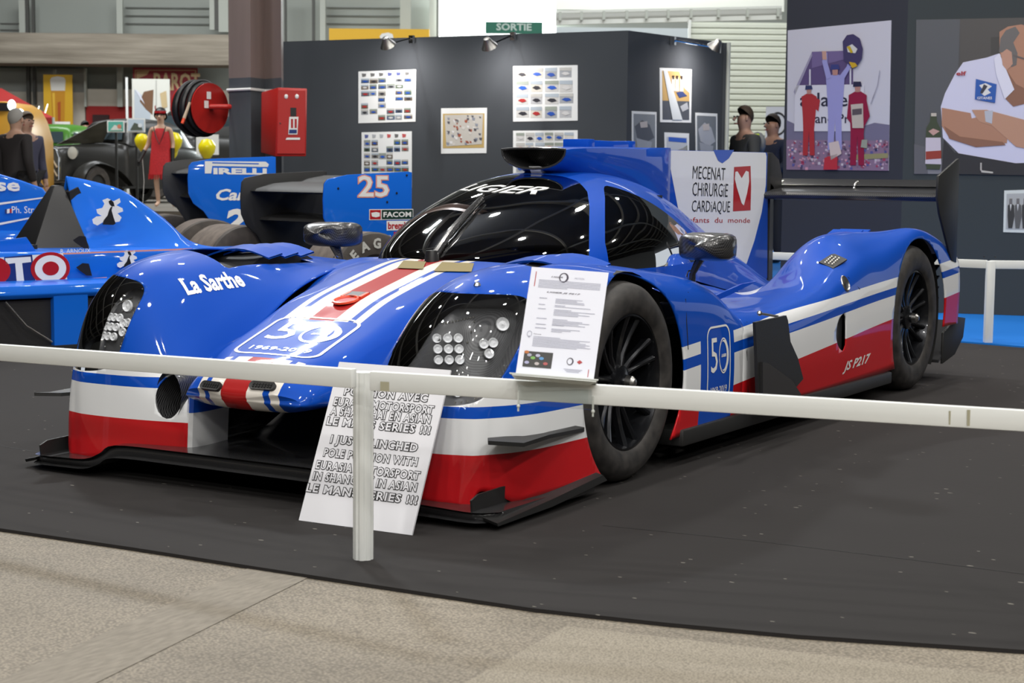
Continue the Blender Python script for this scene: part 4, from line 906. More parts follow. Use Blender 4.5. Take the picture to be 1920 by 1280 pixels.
# ---------------------------------------------------------------- booths
M_booth = mat('charcoal_booth_cloth', (.030, .034, .040), .85, spec=.25); t = M_booth.node_tree; nn = noise(t, 1.5, 3); setcol(M_booth, ramp(t, nn.outputs[0], [(.3, (.046, .052, .060)), (.7, (.060, .067, .076))]))
M_booth2 = mat('dark_booth_cloth', (.038, .041, .055), .85, spec=.25); M_booth3 = mat('slate_booth_cloth', (.046, .055, .060), .85, spec=.25)
class Wl:
    def __init__(s, a, b, m, h, name, label, th=.06, z0=0):
        s.a = Vector((a.x, a.y, 0)); s.b = Vector((b.x, b.y, 0)); s.u = (s.b-s.a).normalized(); s.n = Vector((s.u.y, -s.u.x, 0))
        if s.n.dot(CAM-s.a) < 0: s.n = -s.n
        L = (s.b-s.a).length; rz = atan2(s.u.y, s.u.x); mm = MB(); sg_ = -1 if s.n.dot(Matrix.Rotation(rz, 3, 'Z') @ Vector((0, -1, 0))) > 0 else 1
        mm.box((L/2, -sg_*th/2, h/2+.0055), (L, th, h-.011)); o = mm.build(name, m); o.location = s.a; o.rotation_euler = (0, 0, rz); s.o = o; tag(o, label, 'partition')
    def hit(s, px, py, off=.0):
        v = ray(px, py); o = s.a+s.n*off; return CAM+v*((o-CAM).dot(s.n)/v.dot(s.n))
ZT = 2.42
A1, B1, C1, D1 = on(531, 78, 'z', ZT), on(1178, 57, 'z', ZT), on(1357, 80, 'z', ZT), None
W1 = Wl(A1, B1, M_booth, ZT, 'booth_wall', 'long charcoal booth wall with collage posters behind the cockpit')
W2 = Wl(B1, C1, M_booth, ZT, 'booth_wall', 'short charcoal booth wall right of the corner with four posters')
W1b = Wl(A1, A1+HF*3, M_booth, ZT, 'booth_wall', 'side return of the charcoal booth beside the brown column')
W2b = Wl(C1, C1+HF*2.5+HR*.25, M_booth, ZT, 'booth_wall', 'receding end wall of the charcoal booth beside the shutter door')
mm = MB(); q = C1; mm.tube([(q.x, q.y, 0), (q.x, q.y, ZT)], .022, 8); o = mm.build('booth_post', M_lsteel); tag(o, 'thin pale metal post at right end of charcoal booth', 'post'); o.location = HR*.05-HF*.03
a = at(1466, 400, 13.9); b = at(1690, 400, 12.95); c_ = at(2100, 400, 12.45)
W3 = Wl(a, b, M_booth2, 3.4, 'booth_wall', 'tall blue-black booth panel carrying the podium photograph')
W4 = Wl(b, c_, M_booth3, 3.4, 'booth_wall', 'tall slate booth panel carrying the large seated man photograph')
_ad = Vector((a.x-CAM.x, a.y-CAM.y, 0)).normalized(); W3b = Wl(a+HR*.02, a+HR*.02+_ad*2, M_booth2, 3.4, 'booth_wall', 'receding end of the tall dark booth beside the navy-clad man')
def wprint(wl, name, label, corners, cat='poster', white=(.78, .80, .80), grp=None, th=.006):
    TL, TR, BR, BL = [wl.hit(*c, .004) for c in corners]; root = thing(name, label, cat, BL, 0, grp)
    loc = lambda p: p-BL
    mm = MB(); f_ = [loc(p) for p in (TL, TR, BR, BL)]; bk = [p-wl.n*.0035 for p in f_]; fs = [(0, 1, 2, 3), (7, 6, 5, 4)]+[(i, 4+i, 4+(i+1) % 4, (i+1) % 4) for i in range(4)]
    mm.add(f_+bk, fs).build('paper', mat('poster_paper', white, .4), root, sm=False)
    pr = PR(); fr = [TL, TR, BR, BL]
    def uv(u, v): return TL.lerp(TR, u).lerp(BL.lerp(BR, u), v)-BL
    def add_uv(pts, c, lv=1): n = len(pr.v); pr.v += [tuple(uv(u, v)+wl.n*(.0015*lv)) for u, v in pts]; pr.f.append(tuple(range(n, n+len(pts)))); pr.c.append(c)
    def add_px(pts, c, lv=1): n = len(pr.v); pr.v += [tuple(wl.hit(x, y, .004)-BL+wl.n*(.0015*lv)) for x, y in pts]; pr.f.append(tuple(range(n, n+len(pts)))); pr.c.append(c)
    def done(): return linkmesh('print', pr.v, pr.f, PRINT, root, False, cols=pr.c)
    return root, add_uv, add_px, done
rnd = random.Random(11)
def thumb(add, u0, v0, u1, v1, tone=0):
    base = rnd.choice([(.12, .14, .17), (.25, .24, .22), (.08, .12, .20), (.30, .32, .34), (.16, .13, .10), (.10, .15, .10)]) if tone == 0 else rnd.choice([(.45, .46, .48), (.55, .55, .54), (.35, .37, .40), (.6, .58, .52)])
    add([(u0, v0), (u1, v0), (u1, v1), (u0, v1)], base)
    h = v1-v0; w = u1-u0; s_ = rnd.choice([(.4, .46, .52), (.5, .5, .48), (.3, .34, .3)]); add([(u0, v0), (u1, v0), (u1, v0+h*.35), (u0, v0+h*.3)], s_, 2)
    c = rnd.choice([(.02, .08, .4), (.4, .03, .03), (.6, .6, .6), (.03, .03, .04), (.02, .1, .5)])
    add([(u0+w*.15, v0+h*.62), (u0+w*.4, v0+h*.45), (u0+w*.7, v0+h*.48), (u0+w*.88, v0+h*.7), (u0+w*.5, v0+h*.82)], c, 3)
def collage(wl, label, corners, rows, cols, v1=1.0, tone=0, gap=.18, head=True):
    r, au, ap, dn = wprint(wl, 'collage_poster', label, corners)
    y0 = .14 if head else .04
    if head:
        for k in range(6): c = rnd.choice([(.5, .1, .1), (.1, .12, .3), (.4, .42, .45), (.15, .15, .15)]); u = .06+k*.15; au([(u, .04), (u+.08, .05), (u+.07, .10), (u+.01, .11)], c)
    for i in range(rows):
        for j in range(cols):
            if rnd.random() < gap: continue
            u = .05+j*.9/cols; v = y0+i*(.97-y0)/rows; w = .9/cols*rnd.uniform(.78, .97); h = (.97-y0)/rows*rnd.uniform(.74, .93); thumb(au, u, v, u+w, v+h, tone)
    dn(); return r
collage(W1, 'square white poster with small car photos, upper left on the long booth wall', [(672, 134), (780, 130), (779, 228), (672, 231)], 7, 6)
collage(W1, 'white collage poster partly hidden behind the blue 25 endplate', [(678, 248), (772, 246), (772, 352), (678, 352)], 7, 6, gap=.15)
collage(W1, 'largest white collage poster, directly above the roof scoop', [(962, 124), (1083, 122), (1083, 226), (962, 228)], 4, 4, tone=1, gap=.0, head=False)
collage(W1, 'pale contact-sheet poster cut off by the roof scoop', [(962, 245), (1083, 244), (1083, 345), (962, 346)], 5, 6, tone=1, gap=.0, head=False)
r, au, ap, dn = wprint(W1, 'aged_poster', 'small poster with tan bordered crowd drawing in the middle of booth wall', [(827, 203), (913, 202), (912, 287), (827, 288)])
au([(.04, .12), (.95, .12), (.95, .88), (.04, .88)], (.50, .36, .14)); au([(.08, .15), (.92, .14), (.90, .80), (.12, .84)], (.52, .50, .46), 2)
for k in range(60): u = rnd.uniform(.08, .86); v = rnd.uniform(.15, .78); s_ = rnd.uniform(.03, .08); c = rnd.choice([(.1, .1, .12), (.7, .7, .7), (.35, .1, .06), (.25, .27, .32), (.6, .58, .55)]); au([(u, v), (u+s_, v+.01), (u+s_*.8, v+s_), (u+.01, v+s_*.8)], c, 3)
dn()
r, au, ap, dn = wprint(W2, 'garage_poster', 'tall glossy poster with orange garage scene on the short booth wall', [(1237, 127), (1297, 130), (1296, 230), (1238, 229)])
au([(.07, .05), (.93, .05), (.93, .60), (.07, .60)], (.55, .36, .14)); au([(.07, .60), (.93, .60), (.93, .95), (.07, .95)], (.09, .10, .12)); au([(.60, .05), (.93, .05), (.93, .45), (.75, .35)], (.5, .58, .62), 2); au([(.10, .05), (.22, .05), (.7, .95), (.38, .95)], (.66, .70, .72), 4)
for u in (.36, .48, .62): au([(u, .18), (u+.09, .16), (u+.11, .42), (u-.01, .42)], (.7, .66, .6), 3); au([(u+.01, .13), (u+.08, .13), (u+.07, .2), (u+.02, .2)], (.05, .03, .02), 4)
au([(.5, .44), (.7, .42), (.85, .5), (.6, .54)], (.05, .07, .2), 3); au([(.62, .7), (.85, .62), (.9, .74), (.7, .8)], (.45, .47, .5), 3); dn()
for lab, cr_, c1, c2 in (('grey car photo poster lower left on the short booth wall', [(1185, 208), (1231, 210), (1231, 290), (1185, 290)], (.24, .26, .28), (.10, .11, .13)), ('grey car photo poster nearest the right end of the short booth wall', [(1304, 211), (1345, 213), (1345, 300), (1305, 300)], (.17, .19, .21), (.4, .42, .46))):
    r, au, ap, dn = wprint(W2, 'car_photo_poster', lab, cr_); au([(.06, .06), (.94, .06), (.94, .95), (.06, .95)], c1); au([(.1, .35), (.4, .2), (.7, .3), (.9, .6), (.6, .7), (.2, .6)], c2, 2); au([(.3, .25), (.6, .22), (.62, .36), (.34, .38)], (.5, .46, .44), 3); au([(.15, .62), (.8, .7), (.75, .85), (.2, .85)], (.34, .36, .4), 3); dn()
r, au, ap, dn = wprint(W2, 'track_photo_poster', 'small poster with blue banner over green track on the short booth wall', [(1246, 248), (1292, 250), (1292, 330), (1247, 330)])
au([(.08, .1), (.92, .1), (.92, .95), (.08, .95)], (.52, .55, .6)); au([(.15, .1), (.88, .12), (.88, .22), (.15, .2)], (.04, .12, .5), 2); au([(.3, .5), (.92, .28), (.92, .95), (.08, .95), (.08, .6)], (.15, .2, .09), 2); au([(.2, .95), (.5, .4), (.92, .3), (.8, .6), (.6, .95)], (.3, .3, .3), 3); dn()
# clamp spotlights on the booth top
for (x0, y0, x1, y1, wl, lab) in ((772, 72, 727, 84, W1, 'left clamp spotlight on the long booth wall'), (962, 66, 917, 86, W1, 'right clamp spotlight on the long booth wall, over the big poster'), (1262, 75, 1340, 89, W2, 'clamp spotlight at the top of the short booth wall')):
    a = wl.hit(x0, y0, .03); b = wl.hit(x1, y1, .42 if wl is W1 else .35); root = thing('clamp_spotlight', lab, 'lamp', a); d_ = b-a
    MB().box((0, 0, -.01), (.04, .05, .08)).build('clamp', M_chrome, root); MB().tube([(0, 0, .0), d_*.55, d_], .012, 8).build('arm', M_chrome, root)
    ax = (Vector((0, 0, -1))-wl.n*.8).normalized(); q = ax.to_track_quat('Z', 'Y').to_matrix(); mm = MB(); mm.lathe([(.0001, -.09), (.03, -.085), (.045, -.05), (.07, -.01), (.082, .01), (.076, .012), (.0001, .0)], 18); mm.v = [d_+q @ v for v in mm.v]; mm.build('lamp_head', M_steel, root)
    area('spot_bulb', b+ax*.03, b+ax, .10, 5, (1, .93, .88), spread=radians(150))
# large photographs on the right booth
r, au, ap, dn = wprint(W3, 'podium_photograph', 'large colour photograph of three drivers celebrating on a podium', [(1477, 57), (1671, 38), (1666, 320), (1475, 318)], 'photograph', (.56, .56, .66))
ap([(1475, 225), (1490, 232), (1500, 225), (1520, 236), (1560, 232), (1620, 236), (1640, 230), (1668, 234), (1667, 290), (1475, 290)], (.17, .16, .26))
ap([(1475, 262), (1667, 264), (1666, 320), (1475, 318)], (.24, .16, .26), 2)
for k in range(260): x_ = rnd.uniform(1477, 1662); y_ = rnd.uniform(262, 314); s_ = rnd.uniform(2, 5.5); ap([(x_, y_), (x_+s_, y_), (x_+s_, y_+s_), (x_, y_+s_)], rnd.choice([(.5, .35, .5), (.08, .06, .12), (.55, .5, .6), (.35, .05, .12), (.1, .1, .3), (.6, .3, .4), (.2, .12, .2)]), 3)
ap([(1600, 290), (1666, 287), (1666, 296), (1600, 300)], (.28, .26, .14), 4)
ap([(1489, 172), (1523, 97), (1588, 95), (1600, 128), (1600, 165), (1520, 163)], (.10, .07, .19), 2); ap([(1523, 97), (1588, 95), (1588, 110), (1523, 128)], (.16, .12, .28), 3); ap([(1489, 172), (1523, 98), (1524, 104), (1492, 178)], (.30, .28, .42), 4)
ap([(1518, 130), (1521, 130), (1521, 162), (1518, 162)], (.6, .6, .7), 4); ap([(1594, 128), (1597, 128), (1597, 160), (1594, 160)], (.6, .6, .7), 4)
ap([(1492, 160), (1621, 158), (1621, 246), (1490, 246)], (.62, .62, .72), 4)
g = textgeo('Oslavec', 1, .015, width=1)   # fragment of a sponsor board
def wtext(s, px0, px1, py, hpx, c, bold=.01, lv=5, root=r, wl=W3):
    g = textgeo(s, 1, bold, width=1); hh = max(y for x, y in g[0])-min(y for x, y in g[0]); n = 0; vs = []
    for x, y in g[0]: vs.append(tuple(wl.hit(px0+(x+.5)*(px1-px0), py-y/hh*hpx, .004+.0015*lv)-root.location))
    return linkmesh('print_lettering', vs, g[1], mat('lettering_ink', c, .5), root, False)
wtext('aslavec', 1500, 1606, 188, 26, (.02, .02, .05)); wtext('and Pr', 1528, 1592, 223, 18, (.02, .02, .05))
def fig(cx, top, sc, suit, cap, arms):
    f = lambda pts, c, lv=6: ap([(cx+x*sc, top+y*sc) for x, y in pts], c, lv)
    f([(-7, 0), (7, 0), (9, 9), (-8, 10)], cap, 8); f([(-5, 8), (6, 8), (5, 20), (-4, 20)], (.42, .22, .2), 7)
    f([(-17, 26), (-5, 19), (7, 19), (18, 26), (15, 70), (12, 100), (13, 160), (2, 160), (0, 104), (-3, 160), (-14, 160), (-13, 100), (-14, 70)], suit)
    for a_ in arms: f(a_, suit, 7)
fig(1567, 121, 1.0, (.30, .30, .62), (.04, .05, .2), [[(-16, 28), (-24, -6), (-20, -22), (-14, -22), (-14, -4), (-6, 24)], [(17, 28), (34, -2), (26, -8), (22, 4), (8, 22)]])
ap([(1544, 112), (1543, 96), (1551, 96), (1552, 112)], (.5, .3, .26), 8)
ap([(1582, 78), (1590, 66), (1602, 64), (1614, 72), (1620, 92), (1618, 110), (1610, 122), (1596, 124), (1584, 112)], (.05, .04, .12), 9); ap([(1590, 88), (1600, 83), (1610, 92), (1606, 100), (1592, 98)], (.6, .6, .62), 10); ap([(1594, 116), (1606, 118), (1610, 124), (1600, 128)], (.55, .35, .02), 10); ap([(1590, 88), (1596, 86), (1602, 98), (1598, 100)], (.5, .36, .02), 11)
fig(1518, 160, .82, (.38, .03, .04), (.03, .04, .12), [[(10, 24), (26, 34), (22, 60), (12, 50)]]); fig(1609, 153, .98, (.26, .01, .05), (.02, .02, .06), [[(-16, 28), (-20, 70), (-4, 92), (-6, 80), (-12, 60)], [(16, 28), (24, 66), (10, 92), (6, 84), (14, 62)]])
ap([(1597, 196), (1620, 194), (1621, 240), (1600, 240)], (.5, .45, .42), 8); ap([(1600, 205), (1618, 203), (1618, 214), (1600, 216)], (.1, .08, .1), 9); ap([(1618, 262), (1628, 262), (1628, 278), (1616, 276)], (.3, .32, .28), 9)
ap([(1548, 296), (1572, 288), (1572, 318), (1546, 318)], (.45, .03, .05), 9); ap([(1556, 268), (1574, 264), (1580, 288), (1560, 300)], (.6, .5, .5), 9)
for a_, b_ in (((1633, 195), (1640, 176)), ((1640, 176), (1646, 160)), ((1646, 160), (1650, 132)), ((1640, 176), (1636, 186))): ap([(a_[0], a_[1]), (a_[0]+1.3, a_[1]), (b_[0]+1.3, b_[1]), (b_[0], b_[1])], (.3, .3, .4), 5)
dn()
r, au, ap, dn = wprint(W4, 'seated_man_photograph', 'very large photograph of a man in white shirt with folded arms', [(1718, 37), (2080, 30), (2082, 331), (1714, 326)], 'photograph', (.055, .055, .06))
ap([(1718, 37), (1800, 36), (1790, 326), (1714, 326)], (.075, .08, .095)); ap([(1800, 36), (2080, 30), (2080, 200), (1800, 200)], (.065, .06, .06)); ap([(1858, 70), (1885, 68), (1885, 100), (1858, 102)], (.045, .042, .042), 2)
ap([(1714, 290), (1790, 300), (1800, 326), (1714, 326)], (.19, .19, .22), 2); ap([(1714, 270), (1735, 275), (1740, 326), (1714, 326)], (.10, .10, .12), 3)
SK = (.40, .20, .13); SKd = (.24, .11, .07)
ap([(1764, 200), (1772, 175), (1790, 140), (1806, 117), (1850, 108), (1874, 100), (1900, 130), (1990, 120), (2060, 200), (2040, 300), (1905, 306), (1800, 290), (1768, 258)], (.60, .60, .78), 4)
ap([(1790, 286), (1770, 262), (1765, 326), (2082, 331), (2040, 300), (1905, 306)], (.018, .018, .024), 5)
ap([(1766, 202), (1820, 212), (1822, 222), (1850, 216), (1890, 245), (1888, 268), (1830, 274), (1780, 258), (1766, 236)], SK, 6); ap([(1822, 206), (1850, 206), (1960, 235), (1990, 262), (1960, 285), (1905, 275), (1860, 235), (1836, 228)], (.46, .25, .17), 7)
ap([(1770, 236), (1800, 256), (1880, 266), (1886, 272), (1830, 276), (1780, 260)], SKd, 7); ap([(1846, 208), (1862, 207), (1860, 232), (1848, 228)], (.45, .47, .55), 8)
ap([(1865, 112), (1885, 100), (1900, 140), (1920, 165), (1940, 190), (1900, 200), (1884, 184)], SKd, 6); ap([(1874, 60), (1890, 50), (1915, 46), (1960, 60), (1990, 110), (1980, 160), (1940, 175), (1905, 158), (1884, 126), (1874, 96)], SK, 7)
ap([(1873, 98), (1876, 72), (1886, 57), (1904, 50), (1912, 62), (1900, 80), (1908, 100), (1906, 122), (1896, 126), (1890, 100)], (.13, .12, .12), 8); ap([(1877, 100), (1888, 92), (1897, 98), (1899, 120), (1888, 132), (1880, 122)], (.48, .26, .19), 9); ap([(1900, 102), (1960, 122), (1960, 125), (1900, 105)], (.12, .1, .1), 9)
ap([(1864, 110), (1874, 100), (1884, 124), (1902, 168), (1884, 186), (1868, 140)], (.70, .70, .84), 8)
ap([(1830, 148), (1869, 158), (1866, 193), (1828, 186)], (.01, .09, .40), 9); ap([(1836, 160), (1848, 156), (1860, 162), (1852, 168), (1858, 174), (1846, 180), (1838, 174), (1843, 168)], (.7, .7, .72), 10); ap([(1845, 158), (1852, 162), (1842, 176), (1838, 174)], (.03, .03, .05), 11)
wtext('GITANES', 1832, 1860, 184, 5, (.7, .7, .75), .02, 11, r, W4); wtext('elf', 1792, 1811, 138, 8, (.35, .02, .03), .03, 9, r, W4)
ap([(1737, 240), (1744, 228), (1745, 214), (1756, 214), (1757, 228), (1764, 242), (1766, 300), (1762, 318), (1738, 317), (1734, 300)], (.035, .05, .025), 6); ap([(1736, 258), (1764, 258), (1765, 308), (1735, 307)], (.55, .50, .60), 7); ap([(1736, 284), (1765, 282), (1765, 297), (1736, 299)], (.28, .03, .02), 8); ap([(1741, 246), (1750, 241), (1762, 246), (1750, 254)], (.5, .3, .28), 7); ap([(1746, 212), (1756, 212), (1756, 218), (1746, 218)], (.5, .45, .4), 7)
for p in ((1838, 305), (1856, 321)): ap([(p[0], p[1]), (p[0]+3, p[1]), (p[0]+3, p[1]+16), (p[0], p[1]+14)], (.45, .42, .4), 9) if p[0] == 1838 else ap([(1840, 319), (1862, 322), (1862, 325), (1840, 323)], (.5, .48, .45), 9)
dn()
r, au, ap, dn = wprint(W4, 'small_group_photograph', 'small black-and-white group photograph low on the slate booth panel', [(1883, 357), (1975, 354), (1975, 438), (1881, 435)], 'photograph', (.66, .70, .68))
au([(.05, .08), (.95, .08), (.95, .93), (.05, .93)], (.42, .43, .43))
for i in range(6): u = .08+i*.145; c = (.035, .035, .035) if i % 2 == 0 else (.10, .10, .10); au([(u+.03, .20), (u+.09, .20), (u+.09, .32), (u+.03, .32)], (.16, .15, .15), 4); au([(u, .36), (u+.06, .30), (u+.13, .36), (u+.14, .62), (u+.10, .9), (u+.02, .9), (u, .62)], c, 3); au([(u+.04, .33), (u+.08, .33), (u+.06, .5)], (.6, .6, .6), 4)
dn()
# ---------------------------------------------------------------- column, hose reel, fire box
M_colb = pmat('brown_column_paint', (.19, .145, .13), (.26, .20, .18), 3, .6); M_cold = pmat('grey_column_paint', (.06, .07, .08), (.095, .105, .115), 3, .6)
PL = [at(430, 300, 15.0), at(471, 300, 14.8), at(497, 300, 15.05), at(528, 300, 14.8), at(532, 300, 15.5), at(432, 300, 15.6)]
col_ = thing('steel_column', 'brown-over-grey painted steel column left of the charcoal booth', 'column', (PL[0].x, PL[0].y, 0))
zc = at(470, 146, 14.9).z
for z0, z1, m, nm in ((0, zc, M_cold, 'lower_shaft'), (zc, 9.5, M_colb, 'upper_shaft')):
    mm = MB(); vs = [Vector((p.x-PL[0].x, p.y-PL[0].y, z)) for z in (z0, z1) for p in PL]; mm.add(vs, [(i, (i+1) % 6, 6+(i+1) % 6, 6+i) for i in range(6)]+[tuple(range(6)), tuple(range(6, 12))]).build(nm, m, col_, sm=False)
zt_ = at(470, 168, 14.9).z
mm = MB(); pp = [Vector((p.x-PL[0].x, p.y-PL[0].y, zt_)) for p in PL]; cc = sum(pp, Vector())/6; pp = [p+(p-cc).normalized()*.012 for p in pp]; mm.tube(pp+[pp[0]], .013, 6).build('white_band', M_wp, col_)
fb_ = thing('fire_hose_cabinet', 'red metal fire cabinet mounted on the grey column', 'cabinet', at(533, 292, 14.2), RZ)
def fl(px, py, D=14.2): return local(fb_, at(px, py, D))
a, b = fl(516, 292), fl(576, 165); w_ = b.x-a.x; h_ = b.z-a.z; M_fire = mat('fire_red', (.44, .018, .014), .35)
bx = MB(); f4 = [fl(516, 293), fl(574, 293), fl(576, 166), fl(521, 164)]; bk = [fl(489, 286, 14.55), fl(530, 285, 14.8), fl(532, 172, 14.8), fl(490, 173, 14.55)]
bx.add(f4+bk, [(0, 1, 2, 3), (7, 6, 5, 4), (0, 3, 7, 4), (3, 2, 6, 7), (2, 1, 5, 6), (1, 0, 4, 5)]).build('cabinet_body', M_fire, fb_, bev=.006)
dd = Vector((0, -.012, 0)); mm = MB(); q = [fl(520, 288), fl(572, 288), fl(573, 170), fl(523, 169)]; mm.add([p+dd for p in q]+q, [(0, 1, 2, 3), (0, 4, 5, 1), (1, 5, 6, 2), (2, 6, 7, 3), (3, 7, 4, 0)]).build('cabinet_door', M_fire, fb_)
def fp(name, pts, m, dy=.016): q = [fl(*p)+Vector((0, -dy, 0)) for p in pts]; return linkmesh(name, q, [tuple(range(len(q)))], m, fb_, False)
fp('handle_slot', [(545, 202), (556, 202), (556, 218), (545, 218)], M_black); fp('notice', [(543, 219), (560, 219), (558, 252), (541, 252)], M_wp); fp('notice_print', [(546, 223), (550, 223), (550, 240), (546, 240)], M_rp, .018); fp('notice_print', [(553, 223), (557, 223), (557, 240), (553, 240)], M_rp, .018); fp('notice_print', [(543, 243), (557, 243), (557, 250), (542, 250)], M_navy, .018); fp('name_strip', [(538, 258), (563, 258), (563, 262), (536, 262)], M_wp)
for px in (537, 557): MB().ball(fl(px, 181)+Vector((0, -.014, 0)), (.016, .006, .02), 10).build('vent_knob', M_wp, fb_)
MB().ball(fl(526, 231)+Vector((0, -.014, 0)), .008, 8).build('lock', M_chrome, fb_)
rl = thing('hose_reel', 'red fire hose reel with black hose on the left of the column', 'hose reel', at(375, 203, 15.2), RZ)
axd = Vector((.80, -.60, .0)).normalized(); qx = axd.to_track_quat('Z', 'Y').to_matrix(); RR_ = 46/FPX*15.2
def reel(prof, n, name, m, off=0, wob=0):
    mm = MB(); mm.lathe(prof, n); mm.v = [qx @ (v+Vector((0, 0, off))) for v in mm.v]; return mm.build(name, m, rl)
reel([(.0001, .02), (.06, .018), (RR_-.02, .0), (RR_, .004), (RR_, -.006), (.0001, -.006)], 40, 'reel_disc', M_fire, .13)
reel([(.0001, .004), (RR_, .004), (RR_, -.006), (.0001, -.006)], 40, 'reel_disc', M_fire, -.13); reel([(.09, -.13), (.09, .13)], 20, 'reel_drum', M_fire)
mm = MB()
for k in range(5): rr = RR_-.02+(.035 if k in (1, 3) else .012); mm.tube([qx @ Vector((rr*cos(a_), rr*sin(a_), -.10+k*.046+.006*sin(3*a_))) for a_ in [2*pi*i/36 for i in range(37)]], .022, 7, False)
mm.build('rubber_hose', M_black, rl)
mm = MB(); a = local(rl, at(356, 192, 14.95)); b = local(rl, at(345, 222, 14.9)); mm.tube([a, b], [.012, .016], 8); mm.build('hose_nozzle', mat('nozzle_wood', (.45, .36, .25), .5), rl); MB().tube([b, b+(b-a).normalized()*.05], .014, 8).build('nozzle_tip', M_orange, rl)
MB().tube([qx @ Vector((0, 0, .15)), local(rl, at(395, 200, 14.9)), local(rl, at(436, 200, 15.0))], .022, 8).build('reel_arm', M_fire, rl); MB().ball(qx @ Vector((0, 0, .155)), .022, 8).build('reel_hub', M_steel, rl)
for dx, dz in ((-.06, .11), (-.11, .03)): MB().box((0, 0, 0), (.05, .065, .002), qx).build('paper_tag', M_wp, rl).location = qx @ Vector((dx*.6, dz, .155))
# ---------------------------------------------------------------- barrier in front
M_bar = pmat('barrier_white', (.69, .71, .69), (.77, .785, .765), 2, .45)
def rail(name, label, p0, p1, h=.05, th=.022, grp=None):
    d = p1-p0; L = Vector((d.x, d.y, 0)).length; rz = atan2(d.y, d.x); sl = atan2(d.z, L); mm = MB(); R = Matrix.Rotation(-sl, 3, 'Y')
    mm.box(R @ Vector((L/2, 0, -h/2)), (L, th, h), R); o = mm.build(name, M_bar, bev=.003); o.location = p0; o.rotation_euler = (0, 0, rz); return tag(o, label, 'barrier', grp)
pa, pb = at(-260, 627, 5.45), at(664, 691, 4.30); ra = rail('barrier_rail', 'white barrier rail left of the post, crossing in front of the far headlight', pa, pb)
pc, pd = at(696, 695, 4.28), at(2020, 774, 3.86); rb = rail('barrier_rail', 'white barrier rail right of the post, carrying the information sign', pc, pd)
def tapemark(px0, py0, px1, py1, rl_, D):
    q = [at(px0, py0, D), at(px1, py0+1, D), at(px1, py1+1, D), at(px0, py1, D)]; R = Matrix.Rotation(-rl_.rotation_euler.z, 3, 'Z')
    return linkmesh('tape_residue', [R @ (p-rl_.location) for p in q], [(0, 1, 2, 3)], mat('old_tape', (.36, .34, .24), .8), rl_, False)
for x0, y0, x1, y1 in ((713, 715, 731, 733), (1197, 742, 1217, 762), (1779, 770, 1800, 796), (1813, 768, 1833, 798)):
    t_ = (x0-696)/1324; tapemark(x0, y0, x1, y1, rb, 4.28+(3.86-4.28)*t_-.018)
ps = thing('barrier_post', 'white fluted barrier post standing on the black carpet in front of the handwritten board', 'post', Vector((on(681, 1047, 'z', 0).x, on(681, 1047, 'z', 0).y, 0)))
zt = at(681, 697, (on(681, 1047, 'z', 0)-CAM).dot(HF)).z
mm = MB(); n_ = 48; vs = []
for z in (0.0, zt):
    for i in range(n_):
        a_ = 2*pi*i/n_; r_ = .0275+(-.0025 if (i % 6) in (0, 1) else 0); vs.append((r_*cos(a_), r_*sin(a_), z))
mm.add(vs, [(i, (i+1) % n_, n_+(i+1) % n_, n_+i) for i in range(n_)]+[tuple(range(n_)), tuple(range(n_, 2*n_))]).build('fluted_shaft', M_bar, ps, ang=25)
q = on(2040, 1000, 'z', 0); q = pd.copy(); ps2 = thing('barrier_post', 'white fluted barrier post at the far right end of the front rail, outside the picture', 'post', (q.x, q.y, 0)); c = bpy.data.objects['fluted_shaft'].copy(); COL.objects.link(c); c.parent = ps2; c.scale.z = (q.z-.0)/zt
q = pa; ps3 = thing('barrier_post', 'white fluted barrier post at the far left end of the front rail, outside the picture', 'post', (q.x, q.y, 0)); c = bpy.data.objects['fluted_shaft'].copy(); COL.objects.link(c); c.parent = ps3; c.scale.z = q.z/zt
# barrier behind the car
Pb = on(1852, 642, 'z', .010); Db = (Pb-CAM).dot(HF)
rail('barrier_rail', 'white barrier rail behind the car, left of the rear post', at(1300, 467, Db*1.17), at(1850, 487.5, Db+.02), .052); rail('barrier_rail', 'white barrier rail behind the car, right of the rear post', at(1856, 488, Db+.02), at(2060, 490, Db), .052)
mm = MB(); mm.box((0, 0, .24), (.05, .05, .48)); o = mm.build('barrier_post', M_bar, bev=.004); o.location = (Pb.x, Pb.y, .010); o.rotation_euler = (0, 0, RZ); o.scale.z = (at(1852, 489, Db).z-.01)/.48; tag(o, 'white square barrier post on blue carpet at the right', 'post')
for px in (1845, 1866): MB().ball(local(o, at(px, 492, Db-.03))*1, .006, 6).build('rail_screw', M_black, o)
# ---------------------------------------------------------------- signs
def panel(name, label, cat, TL, TR, BR, BL, th, m, em=None):
    root = thing(name, label, cat, BL); N = (TR-TL).cross(BL-TL).normalized(); N = N if N.dot(CAM-TL) > 0 else -N
    f_ = [p-BL for p in (TL, TR, BR, BL)]; bk = [p-N*th for p in f_]
    MB().add(f_+bk, [(0, 1, 2, 3), (7, 6, 5, 4)]+[(i, 4+i, 4+(i+1) % 4, (i+1) % 4) for i in range(4)]).build('board', m, root, sm=False)
    U = (BR-BL); V = (TL-BL); W_ = U.length; H_ = V.length
    def put(g, m_, lv=1, nm='print', cols=None): return linkmesh(nm, [U*(x/W_)+V*(y/H_)+N*(.0008*lv) for x, y in g[0]], g[1], m_, root, False, cols=cols)
    return root, put, W_, H_
BLb, BRb = on(560, 975, 'z', .001), on(772, 1003, 'z', .001); eb = (BRb-BLb); nb = Vector((-eb.y, eb.x, 0)).normalized()
if nb.x > 0: nb = -nb
best = None
